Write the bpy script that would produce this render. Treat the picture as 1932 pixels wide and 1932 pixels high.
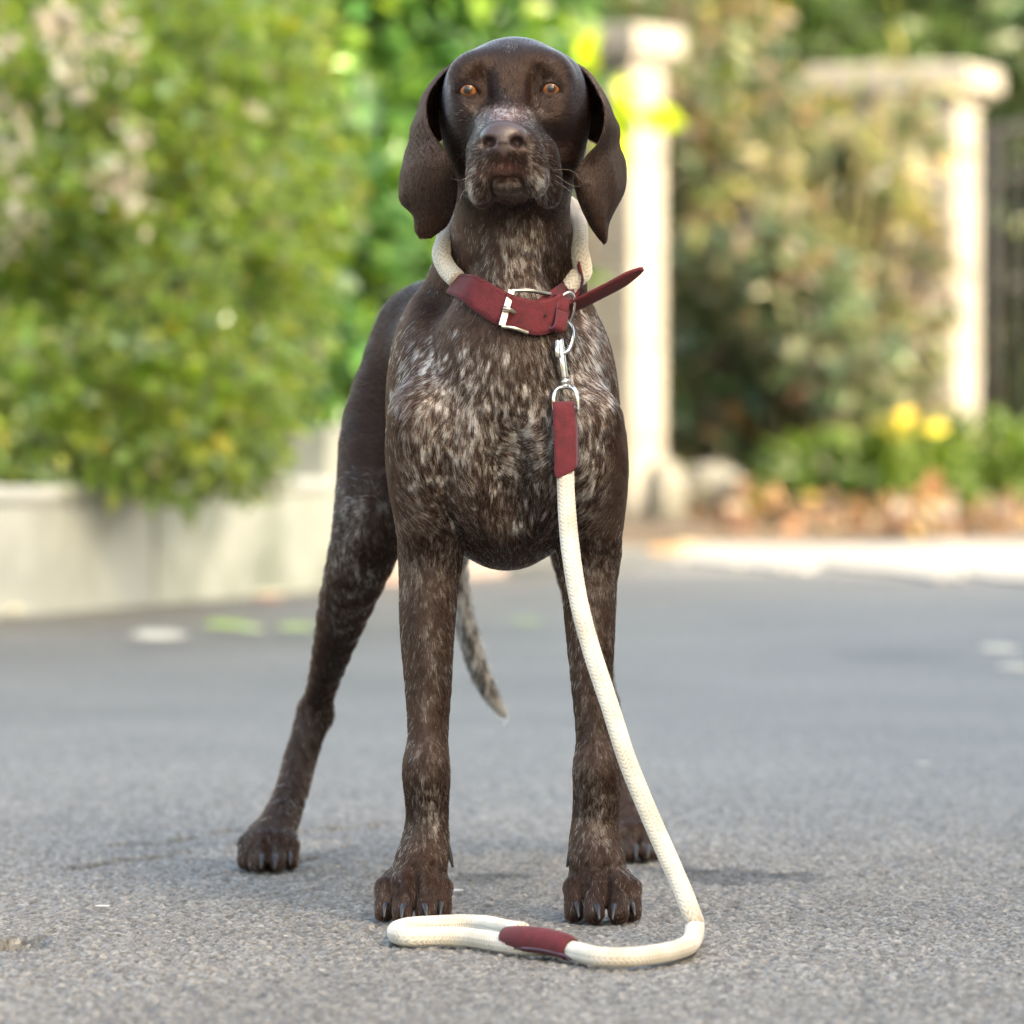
import bpy, math
import numpy as np

for _o in list(bpy.data.objects):
    bpy.data.objects.remove(_o)
scene = bpy.context.scene
COL = scene.collection
rng = np.random.default_rng(7)

# ------------------------------------------------------------------ camera, sky, sun, exposure
D, H = 5.0, 0.473            # camera distance from the dog's front paws and camera height (m)
F, UC, VH = 10100.0, 966.0, 780.0   # focal length and principal point used to size the model
cam_d = bpy.data.cameras.new('camera')
cam = bpy.data.objects.new('camera', cam_d)
COL.objects.link(cam)
cam.location = (0, -D, H)
cam.rotation_euler = (math.radians(90), 0, 0)
cam_d.sensor_width = 36.0
cam_d.lens = F / 1932.0 * 36.0
cam_d.shift_y = -(966.0 - VH) / 1932.0
cam_d.clip_end = 500.0
cam_d.dof.use_dof = True
cam_d.dof.focus_distance = D - 0.055
cam_d.dof.aperture_fstop = 6.4
scene.camera = cam

SUN_AZ = (0.75, -0.66)       # horizontal direction towards the sun
SUN_EL = math.radians(31)
world = bpy.data.worlds.new('World')
scene.world = world
world.use_nodes = True
wn = world.node_tree
wn.nodes.clear()
sky = wn.nodes.new('ShaderNodeTexSky')
sky.sky_type = 'NISHITA'
sky.sun_disc = False
sky.sun_elevation = SUN_EL
sky.sun_rotation = math.atan2(SUN_AZ[0], SUN_AZ[1])
sky.dust_density = 5.0
sky.air_density = 1.0
sky.ozone_density = 0.6
bg = wn.nodes.new('ShaderNodeBackground')
bg.inputs['Strength'].default_value = 0.15
wo = wn.nodes.new('ShaderNodeOutputWorld')
wn.links.new(sky.outputs[0], bg.inputs[0])
wn.links.new(bg.outputs[0], wo.inputs[0])
sun_d = bpy.data.lights.new('sun', 'SUN')
sun_d.energy = 2.0
sun_d.angle = math.radians(0.6)
sun_d.color = (1.0, 0.97, 0.93)
sun = bpy.data.objects.new('sun', sun_d)
COL.objects.link(sun)
_n = math.hypot(*SUN_AZ)
from mathutils import Vector
_to = Vector((SUN_AZ[0] / _n * math.cos(SUN_EL), SUN_AZ[1] / _n * math.cos(SUN_EL), math.sin(SUN_EL)))
sun.rotation_euler = _to.to_track_quat('Z', 'Y').to_euler()
sun.location = (10, -10, 20)

vs = scene.view_settings
vs.view_transform = 'Standard'
vs.look = 'None'
vs.gamma = 1.0
vs.use_curve_mapping = False
vs.exposure = 2.68
try:
    vs.use_white_balance = True
    vs.white_balance_temperature = 7900
    vs.white_balance_tint = 6
except Exception:
    pass
scene.render.engine = 'CYCLES'
cy = scene.cycles
cy.use_denoising = True
cy.max_bounces = 6
cy.diffuse_bounces = 3
cy.glossy_bounces = 3
cy.transmission_bounces = 4
cy.transparent_max_bounces = 4
cy.caustics_reflective = False
cy.caustics_refractive = False
cy.sample_clamp_indirect = 6.0
try:
    scene.cycles_curves.shape = 'RIBBONS'
    scene.cycles_curves.subdivisions = 2
except Exception:
    pass

# ------------------------------------------------------------------ helpers
def S(Y):
    return (Y + D) / F

def P(u, v, Y):
    """model sheet position (u, v in sheet units, Y metres of depth) to metres"""
    s = S(Y)
    return np.array([(u - UC) * s, Y, H - (v - VH) * s])

def tag(o, label=None, cat=None, group=None, kind=None):
    if label: o['label'] = label
    if cat: o['category'] = cat
    if group: o['group'] = group
    if kind: o['kind'] = kind
    return o

def empty(name, loc=(0, 0, 0)):
    o = bpy.data.objects.new(name, None)
    o.empty_display_size = 0.1
    COL.objects.link(o)
    o.location = loc
    return o

def link(name, me, parent=None, m=None, smooth=True):
    if m is not None:
        me.materials.append(m)
    if smooth:
        me.polygons.foreach_set('use_smooth', np.ones(len(me.polygons), dtype=bool))
    o = bpy.data.objects.new(name, me)
    COL.objects.link(o)
    if parent is not None:
        o.parent = parent
        o.matrix_parent_inverse = parent.matrix_basis.inverted() if parent.type == 'EMPTY' else o.matrix_parent_inverse
    return o

def mesh_from(name, V, faces):
    """faces: (n,3) / (n,4) array or list of polygons"""
    me = bpy.data.meshes.new(name)
    V = np.asarray(V, dtype=np.float32)
    if isinstance(faces, np.ndarray):
        k = faces.shape[1]
        nf = len(faces)
        me.vertices.add(len(V))
        me.vertices.foreach_set('co', V.ravel())
        me.loops.add(nf * k)
        me.loops.foreach_set('vertex_index', faces.astype(np.int32).ravel())
        me.polygons.add(nf)
        me.polygons.foreach_set('loop_start', np.arange(0, nf * k, k, dtype=np.int32))
        me.update(calc_edges=True)
    else:
        me.from_pydata([tuple(map(float, p)) for p in V], [], faces)
        me.update()
    return me

def point_color(me, name, C):
    a = me.attributes.new(name, 'FLOAT_COLOR', 'POINT')
    C = np.asarray(C, dtype=np.float32)
    if C.shape[1] == 3:
        C = np.concatenate([C, np.ones((len(C), 1), np.float32)], 1)
    a.data.foreach_set('color', C.ravel())

def point_float(me, name, A):
    a = me.attributes.new(name, 'FLOAT', 'POINT')
    a.data.foreach_set('value', np.asarray(A, dtype=np.float32).ravel())

# ---- value noise
_perm = np.random.default_rng(3).random((64, 64, 64)).astype(np.float32)
def vnoise(p):
    p = np.asarray(p, dtype=np.float64)
    i = np.floor(p).astype(np.int64)
    f = p - i
    f = f * f * (3 - 2 * f)
    r = 0
    for dx in (0, 1):
        wx = f[..., 0] if dx else 1 - f[..., 0]
        for dy in (0, 1):
            wy = f[..., 1] if dy else 1 - f[..., 1]
            for dz in (0, 1):
                wz = f[..., 2] if dz else 1 - f[..., 2]
                r = r + wx * wy * wz * _perm[(i[..., 0] + dx) & 63, (i[..., 1] + dy) & 63, (i[..., 2] + dz) & 63]
    return r
def fbm(p, n=4):
    r, a, t = 0, 0.5, 0
    p = np.asarray(p, dtype=np.float64)
    for k in range(n):
        r = r + a * vnoise(p * (2 ** k) + 17.3 * k)
        t += a
        a *= 0.5
    return r / t

def sstep(a, b, x):
    t = np.clip((x - a) / (b - a), 0, 1)
    return t * t * (3 - 2 * t)

def catmull(pts, n):
    """smooth curve through pts, n samples per span"""
    pts = np.asarray(pts, dtype=float)
    q = np.concatenate([[2 * pts[0] - pts[1]], pts, [2 * pts[-1] - pts[-2]]])
    out = []
    for i in range(len(pts) - 1):
        p0, p1, p2, p3 = q[i:i + 4]
        t = np.linspace(0, 1, n, endpoint=False)[:, None]
        out.append(0.5 * ((2 * p1) + (-p0 + p2) * t + (2 * p0 - 5 * p1 + 4 * p2 - p3) * t ** 2 + (-p0 + 3 * p1 - 3 * p2 + p3) * t ** 3))
    out.append(pts[-1][None])
    return np.concatenate(out)

def resample(path, step):
    d = np.r_[0, np.cumsum(np.linalg.norm(np.diff(path, axis=0), axis=1))]
    n = max(2, int(d[-1] / step) + 1)
    s = np.linspace(0, d[-1], n)
    return np.stack([np.interp(s, d, path[:, k]) for k in range(path.shape[1])], 1), s

def frames(path, up=(0, 0, 1)):
    t = np.gradient(path, axis=0)
    t /= np.linalg.norm(t, axis=1)[:, None] + 1e-12
    n = np.zeros_like(t)
    v = np.array(up, float)
    if abs(np.dot(v, t[0])) > 0.95:
        v = np.array([1.0, 0, 0])
    for i in range(len(t)):
        v = v - np.dot(v, t[i]) * t[i]
        v /= np.linalg.norm(v) + 1e-12
        n[i] = v
    return t, n, np.cross(t, n)

def tube_arrays(path, r, seg=12, cap=True, disp=None, up=(0, 0, 1), closed=False):
    """swept tube; r scalar or per point; disp(theta, s) adds to the radius"""
    path = np.asarray(path, float)
    n = len(path)
    t, a, b = frames(path, up)
    r = np.broadcast_to(np.asarray(r, float), (n,))
    th = np.linspace(0, 2 * math.pi, seg, endpoint=False)
    s = np.r_[0, np.cumsum(np.linalg.norm(np.diff(path, axis=0), axis=1))]
    R = np.repeat(r[:, None], seg, 1)
    if disp is not None:
        R = R + disp(th[None, :], s[:, None])
    V = path[:, None] + R[..., None] * (np.cos(th)[None, :, None] * a[:, None] + np.sin(th)[None, :, None] * b[:, None])
    V = V.reshape(-1, 3)
    i = np.arange(n if closed else n - 1)[:, None]
    j = np.arange(seg)[None, :]
    j2 = (j + 1) % seg
    i2 = (i + 1) % n
    fq = np.stack([i * seg + j, i * seg + j2, i2 * seg + j2, i2 * seg + j], -1).reshape(-1, 4)
    faces = fq
    if cap and not closed:
        V = np.concatenate([V, path[:1], path[-1:]])
        c0, c1 = n * seg, n * seg + 1
        jj = np.arange(seg)
        k = (jj + 1) % seg
        f0 = np.stack([k, jj, np.full(seg, c0), np.full(seg, c0)], 1)
        f1 = np.stack([(n - 1) * seg + jj, (n - 1) * seg + k, np.full(seg, c1), np.full(seg, c1)], 1)
        polys = [tuple(x) for x in fq] + [tuple(x[:3]) for x in f0] + [tuple(x[:3]) for x in f1]
        return V, polys
    return V, faces

def tube(name, path, r, m, parent, seg=12, **kw):
    V, f = tube_arrays(path, r, seg, **kw)
    return link(name, mesh_from(name, V, f), parent, m)

class MB:
    """collects simple closed shapes into one mesh"""
    def __init__(self):
        self.v, self.f = [], []
    def add(self, V, F):
        n = sum(len(x) for x in self.v)
        self.v.append(np.asarray(V, float))
        self.f += [tuple(int(i) + n for i in p) for p in F]
        return self
    def box(self, c, h, rz=0.0, taper=1.0):
        c = np.asarray(c, float)
        V = np.array([[sx * h[0] * (taper if sz > 0 else 1), sy * h[1] * (taper if sz > 0 else 1), sz * h[2]] for sx in (-1, 1) for sy in (-1, 1) for sz in (-1, 1)])
        ca, sa = math.cos(rz), math.sin(rz)
        V = V @ np.array([[ca, sa, 0], [-sa, ca, 0], [0, 0, 1]]) + c
        return self.add(V, [(0, 1, 3, 2), (4, 6, 7, 5), (0, 4, 5, 1), (2, 3, 7, 6), (0, 2, 6, 4), (1, 5, 7, 3)])
    def tube(self, path, r, seg=8, **kw):
        V, f = tube_arrays(np.asarray(path, float), r, seg, **kw)
        return self.add(V, f if isinstance(f, list) else [tuple(x) for x in f])
    def build(self, name, m, parent=None, bevel=0.0, smooth=False):
        o = link(name, mesh_from(name, np.concatenate(self.v), self.f), parent, m, smooth)
        if bevel:
            b = o.modifiers.new('bevel', 'BEVEL')
            b.width = bevel
            b.segments = 2
            b.limit_method = 'ANGLE'
        return o

# ---- materials
def material(name):
    m = bpy.data.materials.new(name)
    m.use_nodes = True
    nt = m.node_tree
    b = nt.nodes['Principled BSDF']
    return m, nt, b

def noise_mat(name, c1, c2, scale=20, rough=0.8, bump=0.0, bscale=80, detail=6, spec=0.5, metallic=0.0, lo=0.35, hi=0.65, dist=0.004, sheen=0.0):
    m, nt, b = material(name)
    tc = nt.nodes.new('ShaderNodeTexCoord')
    n = nt.nodes.new('ShaderNodeTexNoise')
    n.inputs['Scale'].default_value = scale
    n.inputs['Detail'].default_value = detail
    n.inputs['Roughness'].default_value = 0.65
    nt.links.new(tc.outputs['Object'], n.inputs['Vector'])
    r = nt.nodes.new('ShaderNodeValToRGB')
    r.color_ramp.elements[0].position = lo
    r.color_ramp.elements[1].position = hi
    r.color_ramp.elements[0].color = (*c1, 1)
    r.color_ramp.elements[1].color = (*c2, 1)
    nt.links.new(n.outputs[0], r.inputs[0])
    nt.links.new(r.outputs[0], b.inputs['Base Color'])
    b.inputs['Roughness'].default_value = rough
    b.inputs['Specular IOR Level'].default_value = spec
    b.inputs['Metallic'].default_value = metallic
    if sheen:
        b.inputs['Sheen Weight'].default_value = sheen
        b.inputs['Sheen Roughness'].default_value = 0.4
    if bump:
        n2 = nt.nodes.new('ShaderNodeTexNoise')
        n2.inputs['Scale'].default_value = bscale
        n2.inputs['Detail'].default_value = 5
        nt.links.new(tc.outputs['Object'], n2.inputs['Vector'])
        bp = nt.nodes.new('ShaderNodeBump')
        bp.inputs['Strength'].default_value = bump
        bp.inputs['Distance'].default_value = dist
        nt.links.new(n2.outputs[0], bp.inputs['Height'])
        nt.links.new(bp.outputs[0], b.inputs['Normal'])
    return m

# ------------------------------------------------------------------ the dog: one continuous surface grown from blended volumes
def rot_axes(ax):
    """orthonormal basis whose local z axis is ax"""
    z = np.asarray(ax, float)
    z = z / np.linalg.norm(z)
    x = np.array([1.0, 0, 0]) if abs(z[0]) < 0.9 else np.array([0, 1.0, 0])
    x = x - np.dot(x, z) * z
    x /= np.linalg.norm(x)
    return np.stack([x, np.cross(z, x), z])

class Ell:
    def __init__(s, c, r, R=None):
        s.c = np.asarray(c, float); s.r = np.asarray(r, float); s.R = R; s.B = s.r.max()
    def __call__(s, p):
        q = p - s.c
        if s.R is not None:
            q = q @ s.R.T
        k0 = np.sqrt(((q / s.r) ** 2).sum(1))
        k1 = np.sqrt(((q / s.r ** 2) ** 2).sum(1)) + 1e-9
        return k0 * (k0 - 1) / k1
class Cap:
    def __init__(s, a, b, ra, rb):
        s.a = np.asarray(a, float); s.b = np.asarray(b, float); s.ra = ra; s.rb = rb
        s.c = (s.a + s.b) / 2; s.B = np.linalg.norm(s.b - s.a) / 2 + max(ra, rb)
    def __call__(s, p):
        ba = s.b - s.a
        pa = p - s.a
        h = np.clip(pa @ ba / (ba @ ba), 0, 1)
        return np.linalg.norm(pa - h[:, None] * ba, axis=1) - (s.ra + (s.rb - s.ra) * h)

OPS = []      # (mode, primitive, blend)
def U(prim, k=0.02): OPS.append(('u', prim, k)); return prim
def SUB(prim, k=0.006): OPS.append(('s', prim, k)); return prim
def chain(pts, k=0.012):
    """pts: (u, v, Y, r in sheet units)"""
    q = catmull(np.array([[*P(*a[:3]), a[3] * S(a[2])] for a in pts]), 3)
    for i, (a, b) in enumerate(zip(q[:-1], q[1:])):
        U(Cap(a[:3], b[:3], a[3], b[3]), k if i == 0 else min(k, .005))
def ell(u, v, Y, r, R=None, k=0.02): return U(Ell(P(u, v, Y), r, R), k)

def sdf(p, near=0.09):
    cc = (p.min(0) + p.max(0)) / 2
    cr = np.linalg.norm(p.max(0) - p.min(0)) / 2
    d = np.full(len(p), 1.0)
    for mode, prim, k in OPS:
        if np.linalg.norm(prim.c - cc) - prim.B - cr > near:
            continue
        e = prim(p)
        if mode == 'u':
            h = np.maximum(k - np.abs(d - e), 0) / k
            d = np.minimum(d, e) - h * h * k * 0.25
        else:
            e = -e
            h = np.maximum(k - np.abs(d - e), 0) / k
            d = np.maximum(d, e) + h * h * k * 0.25
    return d

def front(u, v, Y0=-.26):
    """first point of the dog's body met going back along the sight line at sheet position (u, v)"""
    Ys = np.arange(Y0, .7, .0008)
    pts = np.stack([(u - UC) * S(Ys), Ys, H - (v - VH) * S(Ys)], 1)
    d = np.concatenate([sdf(pts[i:i + 128]) for i in range(0, len(pts), 128)])
    k = np.nonzero(d < 0)[0]
    return pts[k[0]] if len(k) else pts[-1]

# torso
ell(946, 795, .225, (.094, .24, .142), k=.03)
ell(922, 655, .24, (.066, .17, .066), k=.05)
ell(905, 690, .40, (.085, .19, .085), k=.05)
ell(872, 662, .55, (.082, .13, .076), k=.05)
ell(955, 745, .00, (.072, .052, .115), k=.04)
ell(897, 840, .008, (.040, .042, .078), k=.03)
ell(1018, 845, .008, (.040, .042, .078), k=.03)
ell(957, 960, .085, (.058, .085, .058), k=.03)
ell(955, 660, -.005, (.035, .035, .05), k=.04)
# shoulders and upper arms
ell(800, 768, .075, (.036, .085, .105), k=.03)
ell(1092, 800, .075, (.039, .085, .115), k=.03)
chain([(800, 790, -.012, 68), (803, 880, .005, 72), (810, 980, .030, 62), (814, 1060, .05, 53)], k=.02)
chain([(1104, 800, -.012, 72), (1108, 890, .005, 75), (1112, 985, .030, 62), (1113, 1060, .05, 51)], k=.02)
# neck
chain([(968, 330, .025, 98), (967, 420, .035, 104), (962, 520, .06, 112), (955, 620, .10, 150)], k=.03)
chain([(960, 430, .01, 62), (957, 560, .0, 66), (955, 650, -.005, 60)], k=.04)
chain([(890, 500, .06, 50), (845, 600, .07, 68), (812, 700, .05, 72)], k=.04)
chain([(1030, 500, .06, 48), (1058, 600, .06, 58), (1090, 720, .05, 70)], k=.04)
# forelegs
chain([(812, 1045, .048, 54), (808, 1120, .042, 52), (806, 1200, .034, 48), (808, 1300, .024, 41), (807, 1395, .016, 35),
       (804, 1445, .008, 41), (805, 1485, .010, 40), (806, 1545, .018, 37), (802, 1595, .014, 42), (792, 1640, .004, 47), (788, 1672, .012, 42)], k=.012)
U(Ell(P(826, 1478, .03), (.009, .010, .014)), .012)
U(Ell(P(1104, 1478, .03), (.009, .010, .014)), .012)
U(Ell(P(822, 1075, .095), (.016, .016, .024)), .02)
U(Ell(P(1122, 1072, .095), (.018, .016, .024)), .02)
chain([(1111, 1045, .048, 52), (1112, 1120, .042, 48), (1114, 1200, .034, 43), (1117, 1300, .024, 36), (1121, 1395, .016, 31),
       (1125, 1445, .008, 40), (1126, 1485, .010, 41), (1124, 1545, .018, 41), (1123, 1595, .014, 46), (1128, 1640, .004, 49), (1131, 1672, .012, 43)], k=.012)
# left hind leg (towards the planter)
chain([(800, 640, .53, 92), (742, 800, .50, 94), (718, 920, .45, 82), (695, 1010, .435, 68), (655, 1130, .50, 51), (626, 1230, .58, 35), (605, 1305, .655, 26), (594, 1350, .68, 29)], k=.03)
U(Ell(P(611, 1348, .70), (.011, .013, .017)), .01)
chain([(740, 860, .54, 80), (705, 1010, .53, 58), (672, 1100, .53, 42)], k=.03)
chain([(594, 1345, .675, 30), (567, 1430, .66, 29), (551, 1490, .63, 29), (524, 1560, .585, 35), (507, 1600, .56, 46)], k=.012)
ell(598, 1345, .69, (.013, .014, .018), k=.01)
# right hind leg
chain([(985, 640, .55, 92), (1040, 800, .54, 94), (1080, 920, .50, 82), (1096, 1010, .48, 66), (1110, 1120, .56, 48), (1120, 1230, .66, 33), (1130, 1300, .755, 28), (1134, 1335, .78, 29)], k=.03)
chain([(1050, 860, .58, 80), (1085, 1010, .58, 56), (1105, 1100, .60, 40)], k=.03)
chain([(1134, 1330, .775, 29), (1150, 1420, .765, 28), (1166, 1480, .74, 28), (1185, 1540, .71, 34), (1200, 1575, .69, 44)], k=.012)
# tail
chain([(868, 600, .66, 40), (862, 760, .78, 36), (858, 950, .83, 30), (862, 1080, .85, 21), (872, 1150, .855, 19),
       (888, 1210, .858, 19), (907, 1270, .86, 18), (932, 1320, .862, 13), (953, 1352, .865, 5)], k=.012)
# paws
def paw(toes, Y0, back, k=.0018):
    # toes: (u, forward offset, radius m, height m)
    for u, f, r, h in toes:
        s = S(Y0)
        x = (u - UC) * s
        xb = (back - UC) * s
        U(Cap((x * .6 + xb * .4, Y0 + .032 - f * .2, h + .013), (x, Y0 - f * .5, h + .003), r * .92, r), .006)
        U(Cap((x, Y0 - f * .5, h + .003), (x + (x - xb) * .06, Y0 - f - .013, r * .82), r, r * .84), k)
paw([(730, .006, .0112, .027), (764, .030, .0124, .032), (802, .030, .0124, .032), (831, .008, .0112, .028)], -.005, 784)
paw([(1086, .008, .0112, .028), (1122, .030, .0124, .032), (1162, .030, .0124, .032), (1187, .006, .0112, .027)], -.005, 1132)
paw([(470, .006, .0125, .022), (492, .028, .0125, .026), (522, .026, .0125, .026), (545, .004, .0115, .022)], .555, 508)
paw([(1172, .006, .0115, .022), (1190, .028, .0125, .026), (1214, .026, .0125, .026), (1232, .004, .0115, .022)], .68, 1203)
def toe_gaps(gaps, Y0):
    for u, f in gaps:
        x = (u - UC) * S(Y0)
        SUB(Cap((x, Y0 - .012, .052), (x, Y0 - .020 - f * .35, .034), .0020, .0040), .005)
        SUB(Cap((x, Y0 - .020 - f * .35, .034), (x, Y0 - .014 - f, .004), .0040, .0040), .005)
toe_gaps([(747, .018), (783, .030), (817, .018)], -.005)
toe_gaps([(1104, .018), (1142, .030), (1175, .018)], -.005)
toe_gaps([(481, .016), (507, .028), (534, .016)], .555)
toe_gaps([(1181, .016), (1202, .028), (1223, .016)], .68)
# breast furrow
for v_ in (860, 900, 940, 980):
    q_ = front(957, v_)
    SUB(Ell(q_ + np.array([0, -.008, 0]), (.010, .014, .028)), .028)
# skull
ell(944, 192, .0, (.046, .082, .0510), k=.012)
ell(996, 191, .0, (.046, .082, .0510), k=.022)
ell(971, 176, .0, (.046, .085, .0470), k=.02)
ell(886, 200, -.008, (.018, .04, .030), k=.03)
ell(1058, 198, -.008, (.018, .04, .030), k=.03)
ell(901, 258, -.012, (.0295, .05, .052), k=.02)
ell(1044, 254, -.012, (.0295, .05, .052), k=.02)
ell(968, 322, .0, (.05, .06, .033), k=.03)
ell(964, 174, -.043, (.042, .034, .032), k=.03)
ell(880, 190, -.006, (.010, .03, .024), k=.024)
ell(1062, 188, -.006, (.010, .03, .024), k=.024)
ell(898, 182, -.034, (.012, .028, .028), k=.024)
ell(1040, 180, -.034, (.012, .028, .028), k=.024)
ell(908, 136, -.062, (.012, .010, .009), k=.028)
ell(1016, 134, -.062, (.012, .010, .009), k=.028)
ell(963, 160, -.060, (.016, .018, .020), k=.02)
# brow ridges, cheeks under the eyes
ell(891, 141, -.061, (.014, .012, .0090), k=.022)
ell(1032, 139, -.061, (.014, .012, .0090), k=.022)
ell(893, 212, -.062, (.018, .022, .02), k=.018)
ell(1034, 210, -.062, (.018, .022, .02), k=.018)
# muzzle
U(Cap(P(961, 236, -.075), P(952, 284, -.150), .0275, .0245), .016)
U(Cap(P(961, 258, -.06), P(952, 285, -.145), .034, .0255), .012)
chain([(924, 285, -.148, 34), (910, 328, -.146, 27), (905, 362, -.140, 22)], k=.008)
chain([(986, 285, -.148, 38), (1002, 322, -.146, 29), (1008, 347, -.140, 25)], k=.008)
chain([(916, 290, -.10, 36), (913, 345, -.092, 26), (911, 374, -.085, 19)], k=.010)
chain([(1014, 290, -.10, 38), (1028, 340, -.092, 29), (1035, 370, -.085, 22)], k=.010)
U(Ell(P(951, 304, -.156), (.022, .012, .0125)), .006)
SUB(Ell(P(956, 358, -.158), (.0168, .040, .0135)), .004)
# lower jaw and chin sit behind the lips
U(Cap(P(957, 348, -.118), P(966, 336, -.02), .0110, .028), .003)
U(Ell(P(957, 349, -.142), (.0152, .018, .0095)), .003)
SUB(Ell(P(957, 391, -.120), (.0200, .040, .0095)), .005)
SUB(Cap(P(928, 352, -.160), P(932, 378, -.150), .0030, .0040), .003)
SUB(Cap(P(986, 350, -.160), P(982, 376, -.150), .0030, .0040), .003)
# nose pad
NOSE = [U(Ell(P(951, 259, -.160), (.0208, .0165, .0150)), .003),
        U(Ell(P(951, 281, -.164), (.0140, .0125, .0110)), .005)]
for sx, un in ((-1, 922), (1, 976)):
    a = P(un, 268, -.176)
    SUB(Ell(a, (.0068, .018, .0054)), .003)
    SUB(Cap(a + np.array([sx * .003, 0, -.001]), P(951 + sx * 40, 277, -.166), .0032, .0016), .003)
SUB(Cap(P(951, 284, -.1785), P(951, 328, -.170), .0013, .0016), .002)
# sockets, lids
EYES = []
for u, v, sx in ((884.5, 170, -1), (1038.5, 167.5, 1)):
    c = P(u, v, -.0690)
    EYES.append((c, sx))
    SUB(Ell(P(u - sx * 29, v - 4, -.087), (.0065, .011, .015)), .016)
    U(Ell(c + np.array([0, .0012, 0]), (.0150, .0130, .0128)), .006)
    ax = np.array([sx * .16, -1, 0.02])
    R = rot_axes(ax)
    SUB(Ell(c + ax / np.linalg.norm(ax) * .012 + np.array([0, 0, -.0006]), (.0092, .0064, .016), np.stack([R[0], R[1], R[2]]) if True else None), .0015)
    SUB(Ell(c + np.array([-sx * .0075, -.0085, -.0022]), (.0038, .004, .0018)), .0015)
    for lid, rr_, kk_ in (([(-8.4, -1.6), (-6.4, 2.6), (-2.5, 5.1), (2.5, 5.1), (6.6, 2.7), (8.8, -.2)], .0019, .0022), ([(-8.4, -2.0), (-5.0, -5.4), (0, -6.4), (5.2, -5.0), (8.6, -.6)], .0014, .002)):
        lp = []
        for a_, b_ in lid:
            dx_, dz_ = a_ * .00114 * sx, b_ * .00112
            lp.append(c + np.array([dx_, -math.sqrt(max((.0126 ** 2) - dx_ ** 2 - dz_ ** 2, 1e-6)), dz_]))
        for a_, b_ in zip(lp[:-1], lp[1:]):
            U(Cap(a_, b_, rr_, rr_), kk_)
    # fold of the upper lid and the bag under the eye
    for arc, rr_ in (([(-17, -10), (-8, -17.5), (4, -19.5), (15, -15), (22, -6)], .0010), ([(-18, 9), (-6, 17), (8, 17), (20, 8)], .0010)):
        ap = [front(u + sx * a, v + b_) for a, b_ in arc]
        for a, b_ in zip(ap[:-1], ap[1:]):
            SUB(Cap(a + np.array([0, -.0008, 0]), b_ + np.array([0, -.0008, 0]), rr_, rr_), .004)

# ---- sparse evaluation and surface extraction
def axis(*segs):
    out = []
    for a, b, s in segs:
        out.append(np.arange(a, b, s))
    return np.concatenate(out)
def pad8(x):
    n = (-(len(x) - 1)) % 8
    return np.r_[x, x[-1] + (x[-1] - x[-2]) * np.arange(1, n + 1)] if n else x
XS = pad8(axis((-.285, .165, .0018)))
YS = pad8(axis((-.20, .06, .0018), (.06, .92, .0042)))
ZS = pad8(axis((-.012, .075, .0018), (.075, .60, .0028), (.60, .842, .0015)))

def build_volume():
    nx, ny, nz = len(XS), len(YS), len(ZS)
    vol = np.ones((nx, ny, nz), np.float32)
    bx, by, bz = (nx - 1) // 8, (ny - 1) // 8, (nz - 1) // 8
    cxs = (XS[0:-1:8] + XS[8::8]) / 2
    cys = (YS[0:-1:8] + YS[8::8]) / 2
    czs = (ZS[0:-1:8] + ZS[8::8]) / 2
    hx, hy, hz = (XS[8::8] - XS[0:-1:8]) / 2, (YS[8::8] - YS[0:-1:8]) / 2, (ZS[8::8] - ZS[0:-1:8]) / 2
    I, J, K = np.meshgrid(np.arange(bx), np.arange(by), np.arange(bz), indexing='ij')
    C = np.stack([cxs[I], cys[J], czs[K]], -1).reshape(-1, 3)
    hd = np.sqrt(hx[I] ** 2 + hy[J] ** 2 + hz[K] ** 2).ravel()
    I, J, K = I.ravel(), J.ravel(), K.ravel()
    dc = np.empty(len(C))
    for s in range(0, len(C), 4096):
        dc[s:s + 4096] = sdf(C[s:s + 4096], near=.12)
    inside = dc < 0
    for b in np.nonzero(inside)[0]:
        vol[I[b] * 8:I[b] * 8 + 9, J[b] * 8:J[b] * 8 + 9, K[b] * 8:K[b] * 8 + 9] = -1
    act = np.nonzero(np.abs(dc) < hd * 1.15 + .004)[0]
    o = np.arange(9)
    a, b_, c_ = np.meshgrid(o, o, o, indexing='ij')
    a, b_, c_ = a.ravel(), b_.ravel(), c_.ravel()
    key = (K[act] // 3) * 1000000 + (J[act] // 3) * 1000 + I[act] // 3
    act = act[np.argsort(key, kind='stable')]
    key = np.sort(key, kind='stable')
    cuts = np.r_[0, np.nonzero(np.diff(key))[0] + 1, len(act)]
    for s, e in zip(cuts[:-1], cuts[1:]):
        blk = act[s:e]
        ii = (I[blk][:, None] * 8 + a).ravel()
        jj = (J[blk][:, None] * 8 + b_).ravel()
        kk = (K[blk][:, None] * 8 + c_).ravel()
        vol[ii, jj, kk] = sdf(np.stack([XS[ii], YS[jj], ZS[kk]], 1))
    return vol

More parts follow.
